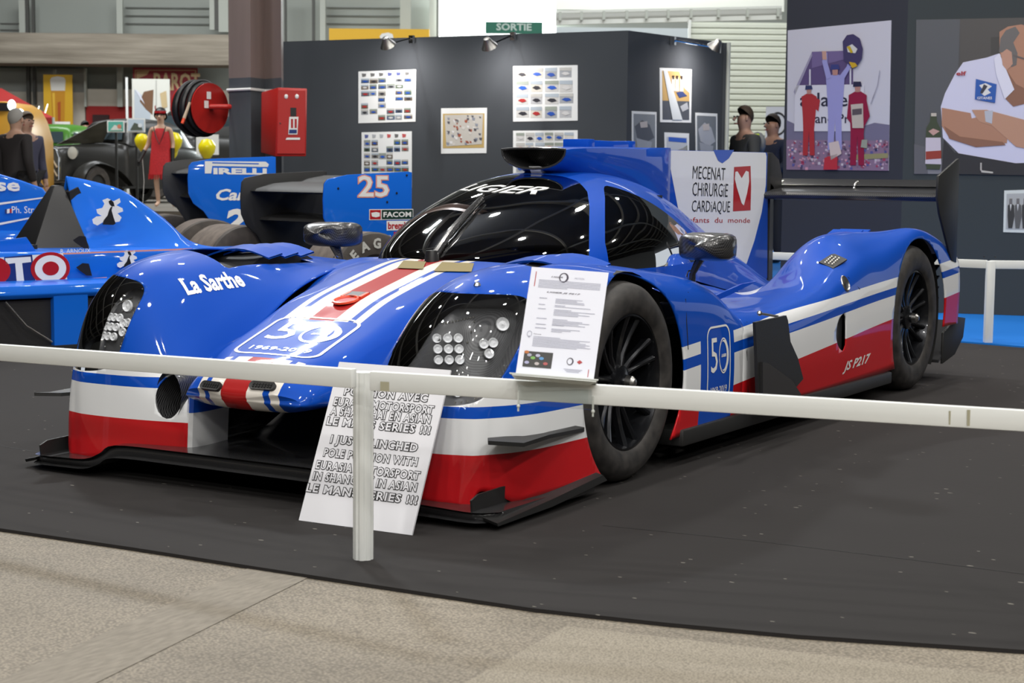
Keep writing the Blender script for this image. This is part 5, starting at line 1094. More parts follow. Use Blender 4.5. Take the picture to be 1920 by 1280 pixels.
for k in range(400):                # tilt of the board that matches its height
    th_ = .1+k*.002; up = (nb*sin(th_)+Vector((0, 0, 1))*cos(th_)); v = ray(636, 678); N_ = up.cross(eb).normalized(); q = CAM+v*((BLb-CAM).dot(N_)/v.dot(N_)); off = abs((q-BLb).dot(eb.normalized()))
    if best is None or off < best[0]: best = (off, th_, q)
off_, th_, q = best; up = nb*sin(th_)+Vector((0, 0, 1))*cos(th_); Lb = (q-BLb).length
print('BOARD', off_, th_, Lb, eb.length, q)
TLb = q; TRb = BRb+(q-BLb)
r, put, Wb, Hb = panel('handwritten_board', 'white handwritten board leaning behind the front post, in front of the nose', 'sign', TLb, TRb, BRb, BLb, .006, mat('board_white', (.80, .80, .84), .35))
lines = [('POUR UNE EXPO', .26, .5), ('POSITION AVEC', .25, .5), ('EURASIA MOTORSPORT', .30, .5), ('A SHANGHAÏ EN ASIAN', .30, .5), ('LE MANS SERIES !!!', .31, .5), ('I JUST CLINCHED', .26, .5), ('POLE POSITION WITH', .28, .5), ('EURASIA MOTORSPORT', .31, .5), ('IN SHANGHAÏ IN ASIAN', .31, .5), ('LE MANS SERIES !!!', .33, .5)]
ys = [.90, .815, .745, .685, .62, .51, .425, .345, .275, .20]
for (s, w_, _), yv in zip(lines, ys):
    if s.startswith('POUR'): continue
    for bold, m_, lv in ((.085, M_bp, 1), (.02, mat('letter_fill', (.8, .8, .84), .4), 2)):
        g0 = textgeo(s, 1, 0, 0, cs=1.12); wid = max(x for x, y in g0[0])-min(x for x, y in g0[0]); k_ = 1.24*w_/.42*Wb/wid; g = textgeo(s, 1, bold, 0, cs=1.12)
        g = tr2(g, sx=k_, sy=.034, dx=Wb*.49, dy=Hb*yv); put(g, m_, lv, 'board_lettering')
# information sheet in its acrylic holder on the rail
Dt = 4.28+(3.86-4.28)*(1040-696)/1324
BLs, BRs, TRs, TLs = at(967, 700, Dt-.03), at(1113, 712, Dt-.05), at(1141, 505, Dt+.03), at(997, 500, Dt+.05)
TRs = TLs+(BRs-BLs)
r, put, Ws, Hs = panel('information_sign', 'printed white information sheet standing in an acrylic holder on the front rail', 'sign', TLs, TRs, BRs, BLs, .002, mat('sheet_white', (.78, .80, .90), .4))
g1 = mat('faint_print', (.36, .37, .47), .5); g2 = mat('sheet_ink', (.05, .04, .07), .5)
def tx(s, x0, x1, yc, h, m_, bold=.0, sh=0): g = textgeo(s, 1, bold, sh, width=(x1-x0)*Ws); hh = max(y for x, y in g[0])-min(y for x, y in g[0]); put(tr2(g, dx=(x0+x1)/2*Ws, dy=yc*Hs, sy=h*Hs/hh), m_, 1, 'sheet_lettering')
tx('LIGIER', .27, .42, .92, .014, g2, .01, .3); put(ring2(ell(.435*Ws, .92*Hs, .012, .0125, 20), ell(.43*Ws, .92*Hs, .008, .010, 20)), g2, 1, 'ring_logo'); tx('MOTION', .57, .70, .92, .016, g1, .0, .3)
put(rect2(.065*Ws, .82*Hs, .075*Ws, .96*Hs), M_rp); tx('LIGIER JS P217', .23, .67, .775, .016, g2, .02, .35)
for i in range(6): put(rect2(.12*Ws, (.882-.0135*i)*Hs, (.92 if i < 5 else .5)*Ws, (.887-.0135*i)*Hs), g1, 1, 'text_line')
rn = random.Random(3)
for yv, k in ((.72, 4), (.66, 2), (.62, 5), (.53, 5), (.475, 1), (.44, 3)):
    put(rect2(.16*Ws, (yv-.006)*Hs, rn.uniform(.24, .32)*Ws, yv*Hs), g1, 1, 'text_line')
    for i in range(k): put(rect2(.37*Ws, (yv-.006-.0125*i)*Hs, rn.uniform(.5, .9)*Ws, (yv-.001-.0125*i)*Hs), g1, 1, 'text_line')
for i in range(8): put(rect2(.155*Ws, (.352-.0125*i)*Hs, (rn.uniform(.6, .93) if i else .5)*Ws, (.357-.0125*i)*Hs), g1, 1, 'text_line')
put(ring2(ell(.10*Ws, .375*Hs, .0065, .008, 14), ell(.10*Ws, .375*Hs, .005, .0065, 14)), g1, 1, 'cup_icon'); put(rect2(.095*Ws, .34*Hs, .105*Ws, .36*Hs), g1, 1, 'cup_icon'); tx('Palmares', .155, .25, .378, .010, g2)
pr = PR(); pr.add(rect2(.07*Ws, .07*Hs, .44*Ws, .215*Hs), (.035, .035, .035))
for u, v_, c in ((.14, .18, (.4, .4, .5)), (.25, .18, (.45, .45, .6)), (.19, .155, (.2, .45, .1)), (.30, .155, (.1, .3, .6)), (.12, .11, (.4, .4, .6)), (.25, .105, (.5, .45, .45)), (.36, .11, (.45, .1, .1)), (.10, .205, (.5, .15, .03))): pr.add(poly2(ell(u*Ws, v_*Hs, .006, .004, 10)), c, 2)
linkmesh('sheet_photo', [(BRs-BLs)*(x/Ws)+(TLs-BLs)*(y/Hs)+(TRs-TLs).cross(BLs-TLs).normalized()*(-.001*l if (TRs-TLs).cross(BLs-TLs).dot(CAM-TLs) < 0 else .001*l) for x, y, l in pr.v], pr.f, PRINT, r, False, cols=pr.c)
put(ring2(ell(.67*Ws, .15*Hs, .0085, .0095, 20), ell(.665*Ws, .15*Hs, .006, .0075, 20)), g2, 1, 'ring_logo'); put(poly2([(.755*Ws, .15*Hs), (.79*Ws, .13*Hs), (.83*Ws, .15*Hs), (.79*Ws, .17*Hs)]), M_rp, 1, 'red_mark')
for i in range(3): put(rect2((.60+.02*i)*Ws, (.075-.012*i)*Hs, (.84-.02*i)*Ws, (.08-.012*i)*Hs), g1, 1, 'text_line')
put(rect2(.915*Ws, .02*Hs, .925*Ws, .09*Hs), M_rp)
hd = thing('sign_holder', 'clear acrylic tray clipped over the front rail under the information sheet', 'sign holder', at(1040, 720, Dt)); lo = hd.location
def qd(name, pts, m=M_acryl, th=.003):
    P_ = [at(*p)-lo for p in pts]; N = (P_[1]-P_[0]).cross(P_[3]-P_[0]).normalized()*th; return MB().add(P_+[p+N for p in P_], [(0, 1, 2, 3), (7, 6, 5, 4)]+[(i, 4+i, 4+(i+1) % 4, (i+1) % 4) for i in range(4)]).build(name, m, hd, sm=False)
M_ac2 = mat('frosted_acrylic', (.62, .65, .62), .2)
qd('tray_lip', [(955, 700, Dt-.07), (1122, 713, Dt-.09), (1106, 722, Dt-.05), (972, 711, Dt-.03)], M_ac2); qd('front_plate', [(972, 722, Dt-.034), (1110, 731, Dt-.044), (1110, 768, Dt-.044), (970, 757, Dt-.034)]); qd('tray_base', [(960, 703, Dt-.07), (1118, 716, Dt-.09), (1118, 722, Dt-.02), (966, 711, Dt)], M_ac2)
for a_, b_ in ((972, 752), (1112, 762)): MB().box(at(a_, b_, Dt-.045)-lo, (.003, .004, .05)).ball(at(a_, b_+9, Dt-.045)-lo, .005, 8).build('clip', M_ac2, hd)
# ---------------------------------------------------------------- old single-seaters
M_slick = pmat('worn_slick', (.035, .030, .026), (.085, .070, .058), 6, .75); M_slick2 = pmat('worn_tread', (.08, .062, .05), (.15, .12, .095), 8, .8)
def f1(name, label, org, hd_, dupe=False):
    c = thing(name, label, 'race car', org, hd_)
    # body tub and nose
    NT = []
    for x, w, z0, z1 in ((4.2, .12, .12, .22), (3.6, .2, .10, .36), (3.0, .30, .10, .50), (2.4, .40, .10, .555), (1.9, .45, .10, .555), (1.3, .45, .10, .555), (.6, .36, .10, .50), (.1, .22, .12, .45)):
        NT.append([(x, -w, z0), (x, -w, z0+.7*(z1-z0)), (x, -w*.96, z1-.01), (x, -w*.8, z1), (x, 0, z1+.02), (x, w*.8, z1), (x, w*.96, z1-.01), (x, w, z0+.7*(z1-z0)), (x, w, z0)])
    v, f_ = gridmesh(patch(NT, 4, 2)); m2 = 17; tub = MB().add(v, f_+[tuple(range(m2)), tuple(len(v)-m2+i for i in range(m2))]).build('body', M_f1, c, ang=50)
    # engine cover rising to a fin behind the driver
    EC = []
    for x, zt_, w in ((1.675, .996, .03), (1.60, .985, .05), (1.45, .955, .06), (1.27, .90, .06), (1.0, .735, .06), (.80, .58, .07), (.5, .53, .10), (.2, .50, .10)):
        EC.append([(x-.05*(zt_-.5), s_*ww, zz) for s_, ww, zz in ((-1, .36, .50), (-1, .26, .53), (-1, w+.08*(1 if zt_ > .7 else .6), .53+(zt_-.53)*.45), (-1, w, .53+(zt_-.53)*.85), (0, 0, zt_), (1, w, .53+(zt_-.53)*.85), (1, w+.08*(1 if zt_ > .7 else .6), .53+(zt_-.53)*.45), (1, .26, .53), (1, .36, .50))])
    v, f_ = gridmesh(patch(EC, 5, 3)); o = linkmesh('engine_cover', v, f_, M_f1, c); solid(o, .01)
    MB().prism([(1.60, .93), (1.66, .90), (1.60, .54), (1.40, .54)], .12).build('cover_opening', M_dark, c)
    mm = MB(); mm.add([Vector(p) for p in ((1.74, .03, .94), (1.74, -.03, .94), (1.95, -.17, .56), (1.95, .17, .56), (1.62, .24, .56), (1.62, -.24, .56), (1.68, 0, .94))], [(0, 1, 2, 3), (0, 3, 4, 6), (1, 6, 5, 2), (2, 5, 4, 3), (0, 6, 1)]).build('roll_hoop', M_black, c, bev=.01)
    mm = MB(); mm.prism([(2.0, .555), (2.06, .64), (2.4, .60), (2.7, .57), (2.7, .555)], .02, lambda x, y, z: (x, y+.30, z)); mm.build('cockpit_rim', M_f1, c)
    mm = MB(); mm.box((2.25, 0, .575), (.6, .44, .03)); mm.build('cockpit_opening', M_dark, c)
    # flared lower side and pod
    for s in (1, -1):
        mm = MB(); mm.prism([(.4, .45), (.44, .40), (.70, .385), (.72, .335), (.70, .31), (.42, .31)], 2.3, lambda x, y, z: (1.95+y, s*x, z)); mm.build('side_shelf', M_f1, c, bev=.006)
        mm = MB(); mm.prism([(1.55, .04), (2.09, .04), (2.09, .32), (1.55, .33)], .05, lambda x, y, z: (x-(.0 if x < 2 else 0), s*(.69+y), z)); mm.scale = 0
        mm = MB(); mm.prism([(1.88, .04), (2.09, .03), (2.09, .32), (1.88, .33)], .04, lambda x, y, z: (x, s*(.69+y), z)); mm.build('pod_panel', M_f1, c)
        mm = MB(); mm.box((1.9, s*.5, .17), (2.4, .34, .26)); mm.build('side_pod', M_dull, c)
        mm = MB(); mm.tube([(2.38, s*.71, .30), (2.26, s*.715, .16), (2.10, s*.70, .06)], .006, 6); mm.build('stay', M_steel, c)
        mm = MB(); mm.box((1.9, s*.68, .03), (2.5, .10, .02)); mm.build('floor_edge', M_dull, c)
    # rear wing
    for s in (1, -1):
        ep = [(.06, .99), (.085, .96), (.095, .86), (.09, .74), (.05, .66), (-.03, .60), (-.10, .50), (-.12, .40), (-.55, .40), (-.63, .46), (-.63, 1.04), (-.6, 1.045), (-.1, 1.02)]
        if s == 1: o = MB().prism(ep, .014, lambda x, y, z: (x, .5+y, z)).build('endplate', M_f1, c, bev=.002); MB().prism([(x*.995-.001, z) for x, z in ep], .004, lambda x, y, z: (x, .490+y, z)).build('inner_skin', M_dull, o)
        else: o = MB().prism(ep, .014, lambda x, y, z: (x, -.5+y, z)).build('endplate', M_dull, c, bev=.002)
    for z0, x0, ch, rt in ((.90, .02, .34, .20), (.93, -.30, .30, .28), (.70, -.05, .38, .12)):
        pr_ = [(x0, z0), (x0-.02, z0+.018), (x0-ch*.5, z0+.035+rt*ch*.3), (x0-ch, z0+rt*ch), (x0-ch*.5, z0+rt*ch*.25), (x0-.03, z0-.01)]
        MB().prism(pr_, .98).build('wing_plane', M_dull, c, ang=50)
    mm = MB(); mm.prism([(-.2, .3), (-.5, .3), (-.5, .72), (-.3, .72)], .04); mm.build('wing_post', M_dull, c); mm = MB(); mm.box((-.1, 0, .28), (.7, .35, .3)); mm.build('gearbox', M_dull, c)
    for s in (1, -1): MB().box((.02, s*.5, .33), (.05, .8, .03)).box((-.1, s*.5, .25), (.05, .8, .03)).build('suspension', M_dull, c)['kind'] = 'stuff'
    for x, r_t, w_t in ((0, .33, .40), (2.85, .31, .30)):
        for s in (1, -1):
            if x == 2.85 and not dupe and s == 1: pass
            w = bpy.data.objects.new('wheel', None); COL.objects.link(w); w.parent = c; w.location = (x, s*(.95-w_t/2+(0 if x == 0 else .02)), r_t); h = w_t/2
            def yy(mm): mm.v = [Vector((v.x, v.y*s, v.z)) for v in mm.v]; return mm
            mm = MB(); mm.lathe([(r_t, -h+.03), (r_t, h-.03)], 44, 'y'); yy(mm).build('tread', M_slick2, w)
            mm = MB(); mm.lathe([(.17, h-.02), (.19, h), (r_t-.06, h+.012), (r_t-.01, h-.01), (r_t-.0005, h-.03)], 44, 'y'); mm.lathe([(.17, -h+.02), (.19, -h), (r_t-.06, -h-.012), (r_t-.01, -h+.01), (r_t-.0005, -h+.03)], 44, 'y'); yy(mm).build('sidewall', M_slick, w)
            mm = MB(); mm.lathe([(.172, h-.02), (.165, h-.01), (.155, h-.02), (.15, h-.10), (.06, h-.12), (.05, h-.04), (.0001, h-.03)], 36, 'y'); yy(mm).build('rim', M_rim, w)
            mm = MB(); mm.lathe([(.0001, -h+.05), (.17, -h+.05)], 30, 'y'); yy(mm).build('brake', M_dark, w)
    return c, tub
FA, tubA = f1('single_seater', 'blue open-wheel race car with white dancer emblem and FACOM endplate', (-3.9858, -3.7173, 0), radians(-17.5))
FB, tubB = f1('single_seater', 'blue open-wheel race car standing furthest back, with PIRELLI endplate', (0, 0, 0), radians(-35.5), True)
_h = radians(-35.5); _n = Vector((-sin(_h), cos(_h), 0)); _x = Vector((cos(_h), sin(_h), 0)); q = at(436, 380, 13.7)
FB.location = (q-_n*.5-_x*(-.27)).xy.to_3d(); FB.location.z = .0
for o in FB.children:
    if o.name.startswith(('endplate', 'wing_plane')): o.location.z = .115
def side(par, name, g, x, z, ya, m, lv=1, parent=None): return linkmesh(name, [Vector((x-a, ya+.0015*lv, z+b)) for a, b in g[0]], g[1], m, parent or par, False)
def T(s, w, h, bold=.0, sh=0, cs=1.0): g = textgeo(s, 1, bold, sh, width=w, cs=cs); hh = max(y for x, y in g[0])-min(y for x, y in g[0]); my = (max(y for x, y in g[0])+min(y for x, y in g[0]))/2; return [(x, (y-my)*h/hh) for x, y in g[0]], g[1]
Y0 = .508
side(FA, 'race_number', T('25', .27, .155, .05), -.31, .945, Y0, M_pink); side(FA, 'race_number', T('25', .25, .14, .015), -.31, .945, Y0, M_wp, 2)
side(FA, 'sponsor_plate', rect2(-.185, -.036, .185, .036), -.455, .757, Y0, M_wp); side(FA, 'sponsor_plate', rect2(-.180, -.031, -.09, .031), -.455, .757, Y0, M_rp, 2); side(FA, 'sponsor_plate', rect2(-.082, -.031, .180, .031), -.455, .757, Y0, mat('dark_green_print', (.004, .03, .018), .4), 2); side(FA, 'sponsor_lettering', T('FACOM', .235, .036, .03), -.455-.048, .757, Y0, M_wp, 3); side(FA, 'sponsor_lettering', poly2([(-.17, .012), (-.13, .018), (-.10, .012), (-.10, -.012), (-.13, -.018), (-.165, -.012)]), -.455, .757, Y0, M_wp, 3)
side(FA, 'sponsor_plate', rect2(-.11, -.032, .11, .032), -.525, .682, Y0, M_wp); side(FA, 'sponsor_lettering', T('brembo', .20, .048, .03), -.525, .682, Y0, M_rp, 2)
side(FA, 'sponsor_plate', rect2(-.075, -.03, .075, .03), -.55, .610, Y0, M_rp); side(FA, 'sponsor_lettering', T('NGK', .12, .042, .03), -.55, .610, Y0, M_wp, 2); side(FA, 'sponsor_lettering', T('KONI', .10, .026, .02), -.40, .605, Y0, M_cream, 1)
for x, z in ((-.02, .93), (-.5, .90), (-.42, .84), (-.585, 1.02)): MB().ball((x, Y0, z), .009, 6).build('bolt', M_black, FA)
# side of the tub: big letters, target, stripes
YS = .472; tb = bvh([tubA])
def onA(px, py, ya=YS, F_=FA): o = F_.location; R = Matrix.Rotation(-F_.rotation_euler.z, 3, 'Z'); c_ = R @ (CAM-o); v = R @ ray(px, py); t_ = (ya-c_.y)/v.y; p = c_+v*t_; return p.x, p.z
def apx(name, pts, m, lv=1, ya=YS, F_=FA): q = [onA(px, py, ya, F_) for px, py in pts]; return linkmesh(name, [Vector((x, ya+.0015*lv, z)) for x, z in q], [tuple(range(len(q)))], m, F_, False)
apx('letter_tile', [(8, 482), (60, 477), (66, 529), (11, 535)], M_navy); apx('sponsor_letter', [(9, 484), (57, 481), (58, 491), (41, 493), (45, 528), (31, 529), (28, 493), (11, 495)], M_wp, 2)
apx('letter_tile', [(60, 478), (118, 474), (127, 530), (67, 533)], M_wp); x, z = onA(94, 503)
for k_, m_ in ((.122, M_rp), (.098, M_wp), (.052, M_rp)): side(FA, 'target_ring', poly2(ell(0, 0, k_, k_*.78, 32)), x, z, YS, m_, 3 if k_ > .12 else (4 if k_ > .09 else 5))
apx('letter_tile', [(-40, 485), (7, 482), (10, 535), (-40, 540)], M_wp); x, z = onA(-12, 508); side(FA, 'target_ring', poly2(ell(0, 0, .10, .08, 32)), x, z, YS, M_rp, 2)
for a, b, c_, d_ in (((118, 474), (360, 465), (360, 468), (118, 477)), ((128, 525), (200, 519), (200, 521), (128, 527))): apx('salmon_line', [a, b, c_, d_], M_pink, 1)
x, z = onA(141, 470); side(FA, 'driver_name', T('R. ARNOUX', .19, .024, .0), x, z, YS, M_wp, 2)
for cx, cy in ((152, 452), (158, 503)):
    apx('black_louver', [(cx-16, cy-2), (cx-4, cy-10), (cx+8, cy-9), (cx+14, cy+14), (cx+3, cy+13), (cx-12, cy+2)], M_black, 3, YS if cy > 480 else .36)
def dancer(cx, cy, s_, ya, lv=1):
    apx('emblem_cloud', [(cx+a*s_, cy+b*s_) for a, b in ((-32, 22), (-34, 14), (-26, 8), (-15, 7), (-24, 2), (-26, -6), (-14, -9), (-10, -17), (-14, -24), (-4, -28), (8, -22), (20, -28), (22, -20), (14, -14), (26, -8), (27, -2), (16, 2), (24, 10), (20, 18), (8, 20), (-14, 20), (-24, 26))], M_wp, lv, ya)
    apx('emblem_figure', [(cx+a*s_, cy+b*s_) for a, b in ((-14, 24), (-12, 16), (-4, 6), (-1, -4), (2, -10), (6, -12), (4, -4), (8, 10), (12, 22), (8, 25))], M_bp, lv+1, ya); apx('emblem_figure', [(cx+a*s_, cy+b*s_) for a, b in ((-2, -22), (3, -25), (8, -20), (10, -12), (4, -12), (0, -16))], M_bp, lv+1, ya)
et = bvh([o for o in FA.children if o.name.startswith('engine_cover')])
dancer(205, 398, .95, .235); dancer(240, 486, .62, YS)
for a, b in (((140, 352), (148, 356)), ((160, 375), (172, 376)), ((188, 426), (206, 428)), ((230, 432), (248, 444))): pass
x, z = 0, 0
# tyre lettering
wA = [o for o in FA.children if o.name.startswith('wheel')]
for w in wA:
    if abs(w.location.x) < .1 and w.location.y > 0:
        for ch_, a_ in zip('EAGLE', (62, 40, 18, -4, -26)):
            g = textgeo(ch_, .085, .004); t_ = radians(a_+ -18)
            vs = [Vector((-(x*cos(t_)-(y+.255)*-sin(t_)) if 0 else (x*-cos(t_)+(y+.255)*sin(t_)), .2+.0125, x*sin(t_)+(y+.255)*cos(t_))) for x, y in g[0]]
            linkmesh('tyre_letter', vs, g[1], mat('tyre_letter_white', (.5, .5, .46), .6), w, False)
# second car: endplate and body lettering
def bpx(name, pts, m, lv=1, ya=Y0): return apx(name, pts, m, lv, ya, FB)
bpx('sponsor_letter', [(384, 302), (498, 303), (504, 308), (502, 313), (398, 311), (396, 325), (384, 325)], M_wp); bpx('letter_slit', [(398, 304), (485, 306), (485, 308), (398, 306)], M_f1, 2)
def btx(s, px0, px1, py, hp, m, bold=.0, sh=0, ya=Y0, lv=1, nm='sponsor_lettering'):
    x0, z0 = onA(px0, py, ya, FB); x1, z1 = onA(px1, py, ya, FB); _, za = onA(px0, py-hp/2, ya, FB); _, zb = onA(px0, py+hp/2, ya, FB); g = T(s, abs(x1-x0), za-zb, bold, sh); return side(FB, nm, g, (x0+x1)/2, (z0+z1)/2, ya, m, lv)
btx('IRELLI', 400, 500, 321, 12, M_wp, .05); btx('Canon', 402, 498, 365, 22, M_wp, .03, .3); btx('25', 418, 500, 412, 42, M_wp, .05, .15, nm='race_number')
btx('se', -8, 37, 350, 17, M_wp, .03, ya=.42, lv=3); btx('Ph. Streiff', 21, 82, 393, 13, M_wp, .0, ya=.46, lv=3, nm='driver_name')
NB = MB(); q0 = [(-60, 318), (0, 326), (40, 338), (80, 352), (97, 372), (96, 400), (94, 440), (60, 468), (-60, 480)]; p_ = [onA(a, b, .40, FB) for a, b in q0]
NB.prism(p_, .8).build('cockpit_surround', M_f1, FB, bev=.03)
for a, b in (((-40, 385), (92, 368)), ((-40, 425), (95, 400))): bpx('white_stripe', [(a[0], a[1]), (b[0], b[1]), (b[0], b[1]+2), (a[0], a[1]+5)], M_wp, 2, .402)
bpx('flag_mark', [(9, 392), (13, 392), (13, 400), (9, 400)], M_navy, 3, .41); bpx('flag_mark', [(13, 392), (18, 391), (18, 399), (13, 400)], M_wp, 3, .41); bpx('flag_mark', [(18, 391), (22, 391), (22, 399), (18, 399)], M_rp, 3, .41)
# ---------------------------------------------------------------- people
def face(par, c_, f_, s_, skinm, hairm, hair='short'):
    f_ = Vector(f_).normalized(); r_ = Vector((f_.y, -f_.x, 0)); hd = MB()
    MB().tube([c_+f_*.085*s_+Vector((0, 0, .015)), c_+f_*.115*s_+Vector((0, 0, -.02))], [.010, .018], 8).build('nose', skinm, par)
    for k in (1, -1): MB().ball(c_+f_*.088*s_+r_*.034*k+Vector((0, 0, .02)), (.014, .014, .009), 8).build('eye', M_bp, par); MB().ball(c_+r_*.083*k*s_+Vector((0, 0, 0)), (.02, .02, .034), 8).build('ear', skinm, par)
    MB().box(c_+f_*.088*s_+Vector((0, 0, -.055)), (.045, .02, .012), Matrix((r_, f_, Vector((0, 0, 1)))).transposed()).build('mouth', mat('lips', (.35, .08, .07), .5), par)
    mm = MB(); mm.ball(c_-f_*.018+Vector((0, 0, .028)), (.102*s_, .102*s_, .118*s_), 20); v, f2 = clip(mm.v, mm.f, lambda p: (p-c_).dot(f_)*-1+(p.z-c_.z-.055)*.9)
    if hair == 'bob': mm = MB(); mm.ball(c_-f_*.02+Vector((0, 0, .02)), (.115, .115, .14), 20); v, f2 = clip(mm.v, mm.f, lambda p: (p-c_).dot(f_)*-1+(p.z-c_.z-.05)*1.1+.03 if p.z > c_.z-.09 else -1)
    linkmesh('hair', v, f2, hairm, par)
def person(label, loc, rz, h=1.74, top=(.03, .03, .03), trous=(.02, .02, .025), hairc=(.05, .03, .02), skinc=(.42, .24, .17), pose='stand', z=0):
    p = thing('person', label, 'person', (loc.x, loc.y, z), rz); k = h/1.74; sm_ = mat('skin', skinc, .5); tm = mat('jacket_cloth', top, .8); bm_ = mat('trouser_cloth', trous, .8)
    J = dict(pel=(0, 0, .95), ch=(0, 0, 1.22), sh=(0, 0, 1.42), nk=(0, -.01, 1.50), hd=(0, -.02, 1.60), ht=(0, -.01, 1.68))
    A = {1: [(.19, 0, 1.41), (.25, .03, 1.13), (.24, -.06, .88), (.24, -.09, .80)], -1: [(-.19, 0, 1.41), (-.25, .03, 1.13), (-.24, -.06, .88), (-.24, -.09, .80)]}
    if pose == 'bent': A = {1: [(.19, 0, 1.41), (.24, -.02, 1.14), (.06, -.22, 1.08), (0, -.25, 1.08)], -1: [(-.19, 0, 1.41), (-.24, -.02, 1.14), (-.06, -.24, 1.12), (0, -.28, 1.14)]}
    Lg = {s: [(.09*s, 0, .92), (.10*s, -.01, .50), (.11*s, .02, .09), (.12*s, -.13, .04)] for s in (1, -1)}
    V = [J['pel'], J['ch'], J['sh'], J['nk'], J['hd'], J['ht']]; R = [.13, (.15, .11), (.13, .09), .055, .095, .075]; Ed = [(i, i+1) for i in range(5)]
    for s in (1, -1):
        n = len(V); V += A[s]; R += [.06, .045, .035, .03]; Ed += [(2, n), (n, n+1), (n+1, n+2), (n+2, n+3)]
        n = len(V); V += Lg[s]; R += [.085, .06, .045, .04]; Ed += [(0, n), (n, n+1), (n+1, n+2), (n+2, n+3)]
    V = [tuple(c*k for c in v) for v in V]; skin('body', V, Ed, R, sm_, p)
    V2 = [J['pel'], J['ch'], J['sh'], (0, 0, 1.46), (0, 0, .82)]; R2 = [(.17, .145), (.175, .135), (.15, .11), .075, (.175, .15)]; E2 = [(0, 1), (1, 2), (2, 3), (0, 4)]
    for s in (1, -1): n = len(V2); a_ = A[s]; V2 += a_[:3]; R2 += [.078, .062, .05]; E2 += [(2, n), (n, n+1), (n+1, n+2)]
    skin('jacket', [tuple(c*k for c in v) for v in V2], E2, R2, tm, p)
    V3 = [(0, 0, .98)]; R3 = [.15]; E3 = []
    for s in (1, -1): n = len(V3); V3 += Lg[s][:3]; R3 += [.10, .078, .065]; E3 += [(0, n), (n, n+1), (n+1, n+2)]
    skin('trousers', [tuple(c*k for c in v) for v in V3], E3, R3, bm_, p)
    for s in (1, -1):
        ft = MB(); ft.ball((.115*s*k, -.06, .045), (.05, .14, .05), 12); ft.build('shoe', M_black, p)
        e_ = Vector(A[s][-1])*k; w_ = Vector(A[s][-2])*k; d_ = (e_-w_).normalized()
        for i in range(4): MB().tube([e_+Vector(((i-1.5)*.02, 0, 0)), e_+Vector(((i-1.5)*.021, -.01, 0))+d_*.04, e_+Vector(((i-1.5)*.02, -.02, 0))+d_*(.07 if i in (1, 2) else .06)], [.010, .009, .007], 6).build('finger', sm_, p)
        MB().tube([w_+d_*.03, w_+d_*.05+Vector((-.035*s, -.01, 0)), w_+d_*.085+Vector((-.04*s, -.02, 0))], [.012, .010, .008], 6).build('thumb', sm_, p)
    face(p, Vector((0, -.035, 1.63))*k, (0, -1, 0), 1, sm_, mat('hair', hairc, .7)); return p
person('elderly man in dark jacket seen from behind at the left edge', at(30, 330, 20.5), RZ+2.6, 1.74, (.018, .015, .016), (.012, .012, .014), (.30, .29, .27), (.46, .28, .20))
person('balding man in blue-grey jacket just right of the elderly man', at(50, 330, 22), RZ+.9, 1.76, (.05, .05, .09), (.012, .012, .014), (.22, .18, .14), (.44, .26, .19))
pj = person('brown-haired man in grey jacket with yellow collar between the booths', at(1396, 330, 18.3), RZ-1.2, 1.76, (.045, .047, .047), (.02, .02, .025), (.05, .03, .018), (.44, .26, .19), 'bent', .01)
mm = MB(); mm.tube([(-.13, -.02, 1.42), (-.06, .10, 1.47), (.06, .10, 1.47), (.13, -.02, 1.42)], .035, 8, flat=.5); mm.build('collar', mat('hi_vis', (.55, .75, .02), .5), pj); mm = MB(); mm.ball((0, .15, 1.38), (.14, .07, .13), 14); mm.build('hood', mat('hood_grey', (.18, .19, .20), .8), pj)
person('short-haired man in navy jacket at the edge of the tall booth', at(1448, 330, 20.3), RZ-.9, 1.75, (.012, .018, .045), (.02, .022, .03), (.03, .02, .015), (.40, .22, .15), 'bent', .01)
person('dark-haired visitor in black standing before the red doorway', at(160, 330, 39.0), RZ+.9, 1.72, (.015, .015, .018), (.015, .015, .02), (.01, .01, .01), (.42, .22, .16), z=ZP)
# mannequin
mq = at(303, 392, 28.6); mq = thing('mannequin', 'mannequin in a red fringed flapper dress between yellow balloons', 'mannequin', (mq.x, mq.y, ZP), RZ)
mS = mat('mannequin_skin', (.56, .36, .25), .45); mR = mat('red_dress', (.55, .012, .018), .7); t = mR.node_tree; nn = noise(t, 40, 2); setcol(mR, ramp(t, nn.outputs[0], [(.3, (.38, .008, .012)), (.7, (.62, .02, .025))]))
V = [(0, 0, .90), (0, 0, 1.12), (0, 0, 1.30), (0, 0, 1.40), (0, -.01, 1.50), (0, 0, 1.58)]; R = [.12, (.10, .08), (.11, .075), .045, .078, .06]; Ed = [(i, i+1) for i in range(5)]
for s, arm, leg in ((1, [(.16, 0, 1.32), (.20, .02, 1.08), (.20, -.05, .86)], [(.08, 0, .85), (.13, -.02, .46), (.19, .0, .08), (.24, -.10, .03)]), (-1, [(-.16, 0, 1.32), (-.22, .02, 1.06), (-.31, -.06, .88)], [(-.07, 0, .85), (-.08, -.02, .46), (-.05, .0, .08), (-.08, -.11, .03)])):
    n = len(V); V += arm; R += [.045, .036, .028]; Ed += [(2, n), (n, n+1), (n+1, n+2)]; n = len(V); V += leg; R += [.075, .05, .035, .03]; Ed += [(0, n), (n, n+1), (n+1, n+2), (n+2, n+3)]
skin('body', V, Ed, R, mS, mq)
mm = MB(); prof = [(.0, 1.345), (.05, 1.34), (.105, 1.33), (.135, 1.26), (.145, 1.15), (.15, 1.0), (.155, .93), (.16, .90), (.175, .75), (.185, .62), (.19, .55)]; mm.lathe([(max(r_, .02), z) for r_, z in prof], 28); mm.v = [Vector((v.x*1.1, v.y*.72, v.z)) for v in mm.v]; mm.build('dress', mR, mq)
mm = MB()
